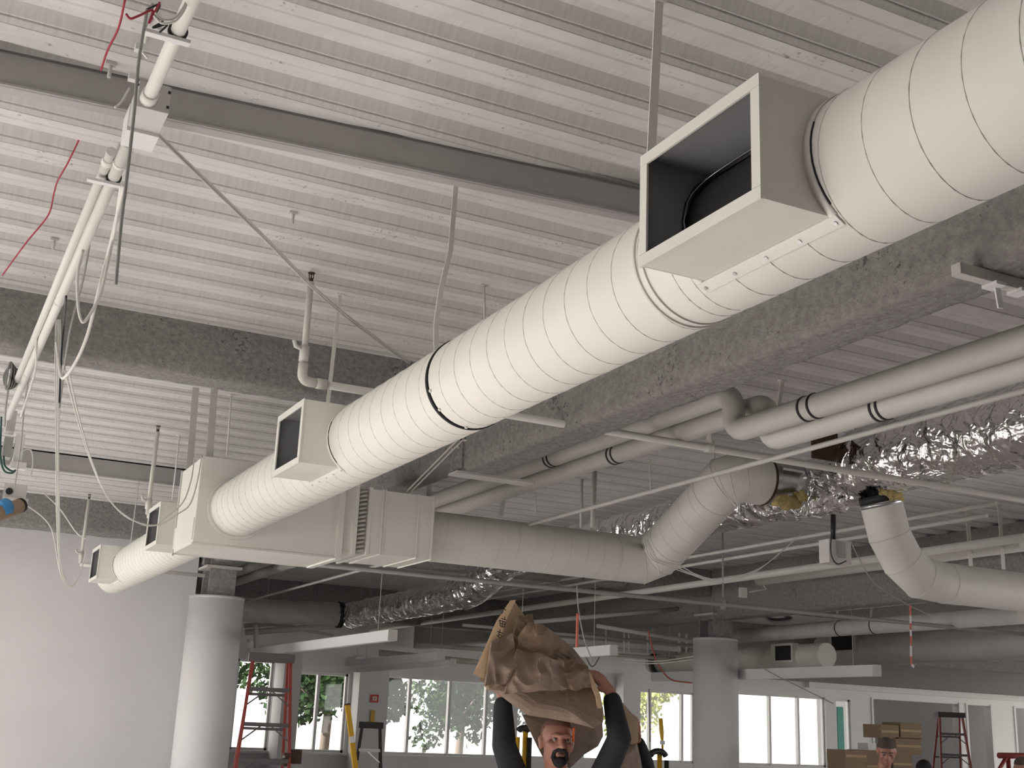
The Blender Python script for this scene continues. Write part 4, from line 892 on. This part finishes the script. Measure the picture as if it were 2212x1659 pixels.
def hand(b, wrist, d, nrm, thumb, size=1.0, curl=.5):
    """palm from wrist along d; fingers curl toward nrm; thumb leaves on side `thumb`"""
    d = Vector(d).normalized(); nrm = Vector(nrm); nrm = (nrm-d*nrm.dot(d)).normalized(); side = d.cross(nrm); side = side*(1 if side.dot(Vector(thumb)) > 0 else -1)
    w = Vector(wrist); k = size
    for i in range(4):
        f = (i-1.5)*.021*k; capsule(b, w+side*f*.6, w+d*.088*k+side*f, .017*k, .0125*k, 10)
    for i, Ln in enumerate((.062, .078, .084, .074)):
        f = -(i-1.5)*.0215*k*-1; p = w+d*.090*k+side*((i-1.5)*.0225*k); L_ = (.078, .084, .076, .060)[::-1][i]*k; dd = d.copy()
        for j, fr in enumerate((.45, .32, .23)):
            dd = (dd+nrm*curl*(.45+.25*j)).normalized(); q = p+dd*L_*fr; capsule(b, p, q, (.0098-.0008*j)*k, (.0092-.0010*j)*k, 9); p = q
    p = w+d*.022*k+side*.026*k; q = p+(d*.55+side*.75+nrm*.25).normalized()*.042*k; capsule(b, p, q, .0145*k, .0115*k, 9)
    q2 = q+(d*.8+side*.25+nrm*.5).normalized()*.034*k; capsule(b, q, q2, .0112*k, .0095*k, 9); capsule(b, q2, q2+(d*.8+nrm*.6).normalized()*.024*k, .0095*k, .0080*k, 9)
def person(name, label, P, yaw, head, headrot, arms, vox, hair=HAIR, beard=False, cloth=SHIRT, height=1.79, hairtop=False, skin=SKIN):
    """P feet; yaw 0 faces -Y. arms: for each side (elbow, wrist, hand dir, curl dir, thumb dir) in world space or None"""
    P = Vector(P); Rz = Matrix.Rotation(yaw, 4, 'Z'); T = Matrix.Translation(P) @ Rz; s_ = height/1.79
    w = lambda x, y, z: T @ V(x*s_, y*s_, z*s_)
    hc = Vector(head); HM = Matrix.Translation(hc) @ headrot
    b = head_parts(HM, s_)
    neck0 = w(0, .03, 1.44); capsule(b, neck0, HM @ V(0, .025, -.06), .060*s_, .056*s_)
    capsule(b, w(-.08, .02, 1.38), w(.08, .02, 1.38), .09, .09); capsule(b, w(0, .02, 1.3), w(0, .01, 1.05), .12*s_, .12*s_)
    capsule(b, w(-.07, .01, .97), w(.07, .01, .97), .11, .11)
    sh = MB(); capsule(sh, w(-.10, .025, 1.385), w(.10, .025, 1.385), .098, .098); capsule(sh, w(-.07, .0, 1.28), w(-.05, 0, .98), .130, .120); capsule(sh, w(.07, 0, 1.28), w(.05, 0, .98), .130, .120)
    capsule(sh, w(-.16, .02, 1.40), neck0+V(-.03, 0, -.01), .062, .066); capsule(sh, w(.16, .02, 1.40), neck0+V(.03, 0, -.01), .062, .066)
    tr = MB(); sho = MB()
    for sx in (-1, 1):
        hip = w(sx*.09, .01, .93); kn = w(sx*.10, -.02, .50); an = w(sx*.10, .02, .09)
        capsule(b, hip, kn, .078, .050); capsule(b, kn, an, .050, .036); capsule(b, an, w(sx*.10, -.10, .045), .036, .032)
        capsule(tr, hip, kn, .095, .070); capsule(tr, kn, w(sx*.10, .02, .11), .070, .060)
        capsule(sho, w(sx*.10, .05, .045), w(sx*.105, -.13, .042), .043, .040)
        S0 = w(sx*.185, .02, 1.415)
        if arms and arms.get(sx):
            el, wr, hd, cu, th = arms[sx]; el = Vector(el); wr = Vector(wr)
        else:
            el = w(sx*.24, .05, 1.12); wr = w(sx*.23, -.08, .88); hd = Rz.to_3x3() @ V(0, -.3, -1); cu = Rz.to_3x3() @ V(-sx, 0, 0); th = Rz.to_3x3() @ V(0, -1, 0)
        capsule(b, S0, el, .050, .040); capsule(b, el, lerp(el, wr, .4), .042, .043); capsule(b, lerp(el, wr, .4), wr, .043, .029)
        capsule(sh, S0, el, .072, .058); capsule(sh, el, lerp(el, wr, .85), .059, .046)
        hand(b, wr+(wr-el).normalized()*.01, hd, cu, th, 1.02*s_)
    capsule(tr, w(-.07, .01, .95), w(.07, .01, .95), .125, .125)
    body = b.build(name, skin); ORG[body] = ORG[body]; remesh(body, vox, 2)
    tag(body, label, 'person')
    o = sh.build('shirt', cloth, body); remesh(o, .011, 3); o = tr.build('trousers', JEANS, body); remesh(o, .014, 2); o = sho.build('shoes', BLACK, body); remesh(o, .010, 1)
    H = MB(); r = s_
    vs = []; n, m = 32, 14
    for i in range(m+1):
        th = PI*.60*i/m
        for j in range(n):
            ph = 2*PI*j/n; fr = math.sin(ph) < -.1
            tt = th*(.62 if (fr and not hairtop) else (.66+.10*abs(math.cos(ph))) if fr else 1.0 if abs(math.cos(ph)) < .8 else .92)
            vs.append(HM @ (V(.079*math.sin(tt)*math.cos(ph), .012+.099*math.sin(tt)*math.sin(ph), .037+.0875*math.cos(tt))*r))
    H.add(vs, [(i*n+j, (i+1)*n+j, (i+1)*n+(j+1) % n, i*n+(j+1) % n) for i in range(m) for j in range(n)], True)
    H.build('hair', hair, body)
    for sx in (-1, 1):
        e = MB().ball(HM @ (V(sx*.031, -.079, .006)*r), .0115*r, 12, 8).build('eye', EYEW, body)
        MB().ball(HM @ (V(sx*.031, -.088, .006)*r), .0055*r, 10, 6).build('iris', INK, e)
        MB().tube([HM @ (V(sx*.012, -.100, .026)*r), HM @ (V(sx*.032, -.097, .031)*r), HM @ (V(sx*.05, -.083, .024)*r)], .0045*r, 6).build('eyebrow', hair, body)
    if beard:
        q = MB(); pts = [(-.030, -.082, -.052), (-.018, -.099, -.045), (0, -.104, -.044), (.018, -.099, -.045), (.030, -.082, -.052)]
        q.tube([HM @ (V(*p)*r) for p in pts], .0085*r, 8)
        for sx in (-1, 1): q.tube([HM @ (V(sx*.030, -.082, -.052)*r), HM @ (V(sx*.034, -.078, -.078)*r), HM @ (V(sx*.022, -.080, -.102)*r)], [.009*r, .011*r, .012*r], 8)
        q.ball(HM @ (V(0, -.077, -.100)*r), V(.032, .024, .024)*r, 14, 10); q.ball(HM @ (V(0, -.088, -.083)*r), V(.012, .010, .010)*r, 10, 8)
        q.ball(HM @ (V(0, -.086, -.092)*r), V(.026, .016, .020)*r, 14, 10)
        o = q.build('goatee', HAIRB, body); remesh(o, .0035, 2)
        MB().ball(HM @ (V(0, -.093, -.063)*r), V(.019, .008, .0065)*r, 12, 8).build('lips', LIPS, body)
    return body
face_yaw = math.atan2(2.93, 5.3)   # turn from -Y toward the camera
MY = 5.45
hd = at(1203, 1604, Y=5.36)
shl = at(1205, 1672, Y=MY)
HR = Matrix.Rotation(rad(-29+14)*1.0, 4, 'Z') @ Matrix.Rotation(rad(4), 4, 'Y') @ Matrix.Rotation(rad(-6), 4, 'X')
elL, wrL = at(1089, 1612, Y=5.30), at(1086, 1508, Y=5.34)
elR, wrR = at(1338, 1595, Y=5.14), at(1320, 1500, Y=5.20)
man = person('person', 'bald man with a dark goatee in a black long-sleeved shirt, arms raised under a bundle', (shl.x, MY, 0), rad(-29), hd, HR,
    {-1: (elL, wrL, at(1095, 1440, Y=5.34)-wrL, V(.6, .2, .1), V(.3, -1, 0)), 1: (elR, wrR, at(1272, 1442, Y=5.28)-wrR, V(-.5, .9, 0), V(-.6, -.2, -.8))}, .0055, HAIR, True, SHIRT, 1.80, False)
pn = thing('pencil', 'orange pencil tucked behind the ear of the bearded man', 'pencil', tuple(at(1240, 1605, Y=5.25)))
MB().tube([at(1238, 1602, Y=5.30), at(1239.5, 1572, Y=5.27)], .006, 8).build('pencil_body', ORANGE, pn); MB().tube([at(1238, 1605, Y=5.30), at(1238, 1602, Y=5.30)], [.002, .006], 8).build('pencil_tip', CARDL, pn)
def simple_head(x, y, Y, **k): return at(x, y, Y=Y)
h2 = at(1915, 1624, Y=8.3)
person('person', 'bowed man with short grey hair and a black shirt before the cardboard boxes', (h2.x, 8.38, 0), rad(-42), h2, Matrix.Rotation(rad(-38), 4, 'Z') @ Matrix.Rotation(rad(22), 4, 'X'), None, .008, HAIRG, False, SHIRT, 1.74, True)
h3 = at(1996, 1668, Y=9.0)
person('person', 'black-haired person with back turned beside the bowed man', (h3.x, 9.02, 0), rad(150), h3, Matrix.Rotation(rad(150), 4, 'Z') @ Matrix.Rotation(rad(12), 4, 'X'), None, .010, HAIRB, False, SHIRT, 1.66, True)
h4 = at(2208, 1662, Y=8.6)
person('person', 'bald person at the right edge below the red rail', (h4.x, 8.62, 0), rad(-60), h4, Matrix.Rotation(rad(-60), 4, 'Z') @ Matrix.Rotation(rad(18), 4, 'X'), None, .010, HAIRG, False, SHIRT, 1.66, False)
h5 = at(1352, 1612, Y=6.6)
person('person', 'second carrier in dark clothes hidden behind the rear end of the bundle', (h5.x+.02, 6.68, 0), rad(-20), h5, Matrix.Rotation(rad(-20), 4, 'Z'), {1: (at(1392, 1650, Y=6.5), at(1376, 1600, Y=6.42), V(-.2, -.3, 1), V(-1, 0, 0), V(0, -1, 0)), -1: (at(1312, 1690, Y=6.5), at(1338, 1640, Y=6.42), V(.1, -.3, 1), V(1, 0, 0), V(0, -1, 0))}, .010, HAIRB, False, SHIRT, 1.74, True)

# ================================================================== CARRIED BUNDLE
bun = thing('cardboard_bundle', 'crumpled bundle of brown kraft paper and flattened cardboard held overhead by the bearded man', 'bundle', tuple(at(1180, 1560, Y=5.3)))
def slab(name, poly, Yf, th, m, amp=.02, seed=0, freq=6., bulge=.05, sub=18, tilt=(0, 0), parent=bun, smooth=False):
    """crumpled solid sheet: photograph outline at distance Yf, thickness th, bulging toward the front"""
    P = [Vector((x, y)) for x, y in poly]; cx = sum(p.x for p in P)/len(P); cy = sum(p.y for p in P)/len(P)
    n = len(P)*6; out = []
    for i in range(n):
        k = i/6; a = P[int(k) % len(P)]; c = P[(int(k)+1) % len(P)]; out.append(lerp(a, c, k-int(k)))
    rings = [1, .93, .8, .62, .42, .2]; vs = []; C0 = Vector((cx, cy))
    def pt(q, Y, d):
        Yq = Y+tilt[0]*(q.x-cx)/100+tilt[1]*(q.y-cy)/100
        v = at(q.x, q.y, Y=Yq); w = v*freq+V(seed, seed*1.7, 0)
        vo = noise.voronoi(w)[0]; dd = (vo[1]-vo[0]-.25)*amp+noise.noise(w*2.3)*amp*.8+noise.noise(w*.7)*amp*1.4
        dirv = (CAM-v).normalized(); return v+dirv*(d+dd)
    for s_ in rings: vs += [pt(C0+(q-C0)*s_, Yf, bulge*(1-s_**3)) for q in out]
    vs.append(pt(C0, Yf, bulge)); m1 = len(vs)
    for s_ in rings: vs += [pt(C0+(q-C0)*s_*.97, Yf+th*(.4+.6*(1-s_**4)), 0) for q in out]
    vs.append(pt(C0, Yf+th, 0)); R_ = len(rings); fs = []
    for base, flip in ((0, 0), (m1, 1)):
        for r in range(R_-1):
            for i in range(n):
                q = (base+r*n+i, base+r*n+(i+1) % n, base+(r+1)*n+(i+1) % n, base+(r+1)*n+i); fs.append(q[::-1] if flip == 0 else q)
        for i in range(n):
            q = (base+(R_-1)*n+i, base+(R_-1)*n+(i+1) % n, base+R_*n); fs.append(q[::-1] if flip == 0 else q)
    for i in range(n): fs.append((i, m1+i, m1+(i+1) % n, (i+1) % n))
    return MB().add(vs, fs, smooth).build(name, m, parent)
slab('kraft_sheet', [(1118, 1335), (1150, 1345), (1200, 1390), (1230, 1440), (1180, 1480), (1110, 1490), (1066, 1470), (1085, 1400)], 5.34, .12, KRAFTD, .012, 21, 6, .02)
slab('kraft_sheet', [(1098, 1420), (1150, 1440), (1220, 1440), (1268, 1450), (1292, 1490), (1303, 1530), (1302, 1560), (1285, 1574), (1240, 1562), (1185, 1552), (1140, 1545), (1108, 1523), (1080, 1502), (1058, 1490), (1052, 1475), (1080, 1460)], 5.22, .5, KRAFT, .010, 1, 4, .05, tilt=(-.06, -.10))
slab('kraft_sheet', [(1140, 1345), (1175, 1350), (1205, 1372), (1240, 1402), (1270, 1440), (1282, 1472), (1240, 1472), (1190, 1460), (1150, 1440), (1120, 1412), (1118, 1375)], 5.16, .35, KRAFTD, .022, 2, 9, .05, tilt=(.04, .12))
def crumple_sheet(q, Y, amp, freq, seed, m, n=26, bow=.04):
    vs = []; P = [Vector(p) for p in q]
    for i in range(n+1):
        for j in range(n+1):
            u, v = i/n, j/n; e = .12*noise.noise(V(u*3+seed, v*3, seed))
            x = lerp(lerp(P[0], P[1], u), lerp(P[3], P[2], u), v+e*math.sin(PI*u)); p = at(x.x, x.y, Y=Y)
            w = p*freq+V(seed*3.1, seed, 0); rg = 1-abs(noise.noise(w))*2; r2 = 1-abs(noise.noise(w*2.3+V(5, 0, 0)))*2
            d = amp*(rg*.8+r2*.35)+bow*math.sin(PI*u)*math.sin(PI*v); vs.append(p+(CAM-p).normalized()*d)
    k = (n+1)**2; vs += [v+V(0, .012, .002) for v in vs]
    f = [(i*(n+1)+j, i*(n+1)+j+1, (i+1)*(n+1)+j+1, (i+1)*(n+1)+j) for i in range(n) for j in range(n)]
    f += [tuple(k+a for a in t[::-1]) for t in f]
    rim = [i*(n+1) for i in range(n)]+[n*(n+1)+j for j in range(n)]+[i*(n+1)+n for i in range(n, 0, -1)]+[j for j in range(n, 0, -1)]
    f += [(rim[a], rim[(a+1) % len(rim)], k+rim[(a+1) % len(rim)], k+rim[a]) for a in range(len(rim))]
    return MB().add(vs, f, False).build('crumpled_paper', m, bun)
crumple_sheet([(1062, 1388), (1108, 1368), (1122, 1470), (1048, 1482)], 5.10, .05, 6.5, 1, KRAFT)
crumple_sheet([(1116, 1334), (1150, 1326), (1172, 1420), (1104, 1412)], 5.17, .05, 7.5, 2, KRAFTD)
crumple_sheet([(1118, 1402), (1218, 1428), (1228, 1488), (1090, 1500)], 5.10, .05, 6.0, 3, KRAFT)
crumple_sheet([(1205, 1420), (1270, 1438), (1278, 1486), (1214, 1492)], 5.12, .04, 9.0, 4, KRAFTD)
slab('crumpled_paper', [(1185, 1442), (1210, 1446), (1224, 1478), (1212, 1490), (1195, 1478)], 5.09, .04, TAPE, .006, 7, 14, .006)
slab('crumpled_paper', [(1230, 1440), (1258, 1435), (1264, 1455), (1252, 1480), (1232, 1482), (1224, 1465)], 5.12, .05, TAPE, .008, 8, 18, .0)
slab('cardboard_sheet', [(1110, 1296), (1133, 1330), (1128, 1360), (1100, 1402), (1070, 1440), (1052, 1476), (1035, 1470), (1060, 1400), (1085, 1340)], 5.20, .06, CARD, .004, 9, 3, .0, smooth=False)
slab('cardboard_edge', [(1102, 1297), (1115, 1296), (1095, 1335), (1084, 1372), (1058, 1420), (1050, 1450), (1045, 1466), (1022, 1456), (1030, 1438), (1052, 1388), (1072, 1342)], 5.10, .05, CARDL, .003, 10, 3, .004)
slab('torn_flap', [(1060, 1465), (1085, 1455), (1108, 1440), (1105, 1452), (1080, 1480), (1055, 1492), (1046, 1482)], 5.10, .10, CARD, .012, 11, 12, .02)
slab('torn_flap', [(1262, 1446), (1275, 1452), (1297, 1500), (1305, 1545), (1302, 1562), (1294, 1556), (1286, 1505)], 5.12, .10, CARDL, .004, 12, 4, .01)
slab('kraft_sheet', [(1128, 1545), (1180, 1535), (1240, 1540), (1300, 1540), (1303, 1590), (1292, 1612), (1262, 1630), (1232, 1659), (1180, 1650), (1160, 1612)], 5.62, .18, KRAFT, .008, 13, 4, .02)
# printed marks on the flap: strokes of the two box characters and an arrow
mk = MB()
def stroke(x0, y0, x1, y1, w=.004): mk.bar(at(x0, y0, Y=5.066), at(x1, y1, Y=5.066), w, .002, up=(0, 1, 0))
for s_ in ((1078, 1340, 1092, 1344), (1080, 1346, 1091, 1349), (1079, 1340, 1081, 1352), (1086, 1342, 1085, 1355), (1092, 1344, 1089, 1354), (1080, 1352, 1090, 1355), (1083, 1336, 1093, 1339), (1090, 1332, 1091, 1340),
           (1074, 1364, 1086, 1368), (1076, 1370, 1083, 1372), (1080, 1360, 1077, 1374), (1072, 1372, 1080, 1378), (1087, 1314, 1093, 1318), (1090, 1310, 1084, 1326)): stroke(*s_)
mk.build('printed_marks', INK, bun)
rb = thing('cardboard_bundle', 'plain folded cardboard piece behind the right arm of the bearded man', 'bundle', tuple(at(1350, 1640, Y=6.2)))
slab('cardboard_sheet', [(1334, 1512), (1345, 1518), (1378, 1556), (1379, 1604), (1366, 1608), (1345, 1604), (1330, 1590), (1326, 1540)], 6.2, .14, CARD, .006, 15, 4, .03, parent=rb)
slab('cardboard_sheet', [(1340, 1600), (1376, 1604), (1384, 1640), (1392, 1690), (1310, 1690), (1316, 1640)], 6.25, .14, KRAFT, .02, 16, 8, .03, parent=rb)

# ================================================================== OUTSIDE
tag(MB().box(-60, 90, -40, 120, -.30, -.15).build('ground', GROUND), 'pale sunlit ground outside the windows', 'ground', kind='structure')
def tree(label, x, y, H, R, zc, m, seed, nleaf=2600):
    rnd = random.Random(seed); t = thing('tree', label, 'tree', (x, y, -.2), 'trees outside the windows')
    b = MB(); b.tube([(x, y, -.2), (x+.1, y, zc-R*.3), (x, y, zc)], [.16, .12, .06], 8)
    for i in range(7):
        w = 2*PI*i/7+seed; b.tube([(x, y, zc-R*.5), (x+R*.6*math.cos(w), y+R*.6*math.sin(w), zc+R*.3*rnd.uniform(-1, 1))], [.05, .02], 5)
    b.build('trunk', BARK, t)
    c = MB(); cl = [(V(rnd.gauss(0, .45), rnd.gauss(0, .45), rnd.gauss(0, .38)), rnd.uniform(.28, .5)) for _ in range(26)]
    for i in range(nleaf):
        p, rr = cl[i % 26]; d = V(rnd.gauss(0, 1), rnd.gauss(0, 1), rnd.gauss(0, 1)).normalized()*rr*rnd.uniform(.5, 1)
        q = V(x, y, zc)+V((p.x+d.x)*R, (p.y+d.y)*R, (p.z+d.z)*H*.5); s_ = rnd.uniform(.08, .15)
        a = V(rnd.gauss(0, 1), rnd.gauss(0, 1), rnd.gauss(0, 1)).normalized(); e = a.orthogonal().normalized(); f = a.cross(e)
        c.add([q-e*s_, q-f*s_*.55, q+e*s_, q+f*s_*.55], [(0, 1, 2, 3)])
    tag(c.build('foliage', m, t), kind='stuff')
tree('dark tree filling the left two-pane window', 10.9, 33, 2.5, 2.2, 2.95, LEAF, 1, 4200)
tree('slim dark tree right of the fire alarm pillar', 13.3, 35.5, 2.0, .8, 2.75, LEAF, 2, 1600)
tree('broad dark tree behind the left arm of the man', 17.0, 37.5, 2.7, 1.5, 2.6, LEAF, 3, 3600)
tree('pale yellow-green tree left of the right round column', 23.4, 37, 2.6, 1.2, 2.7, LEAFY, 4, 1600)
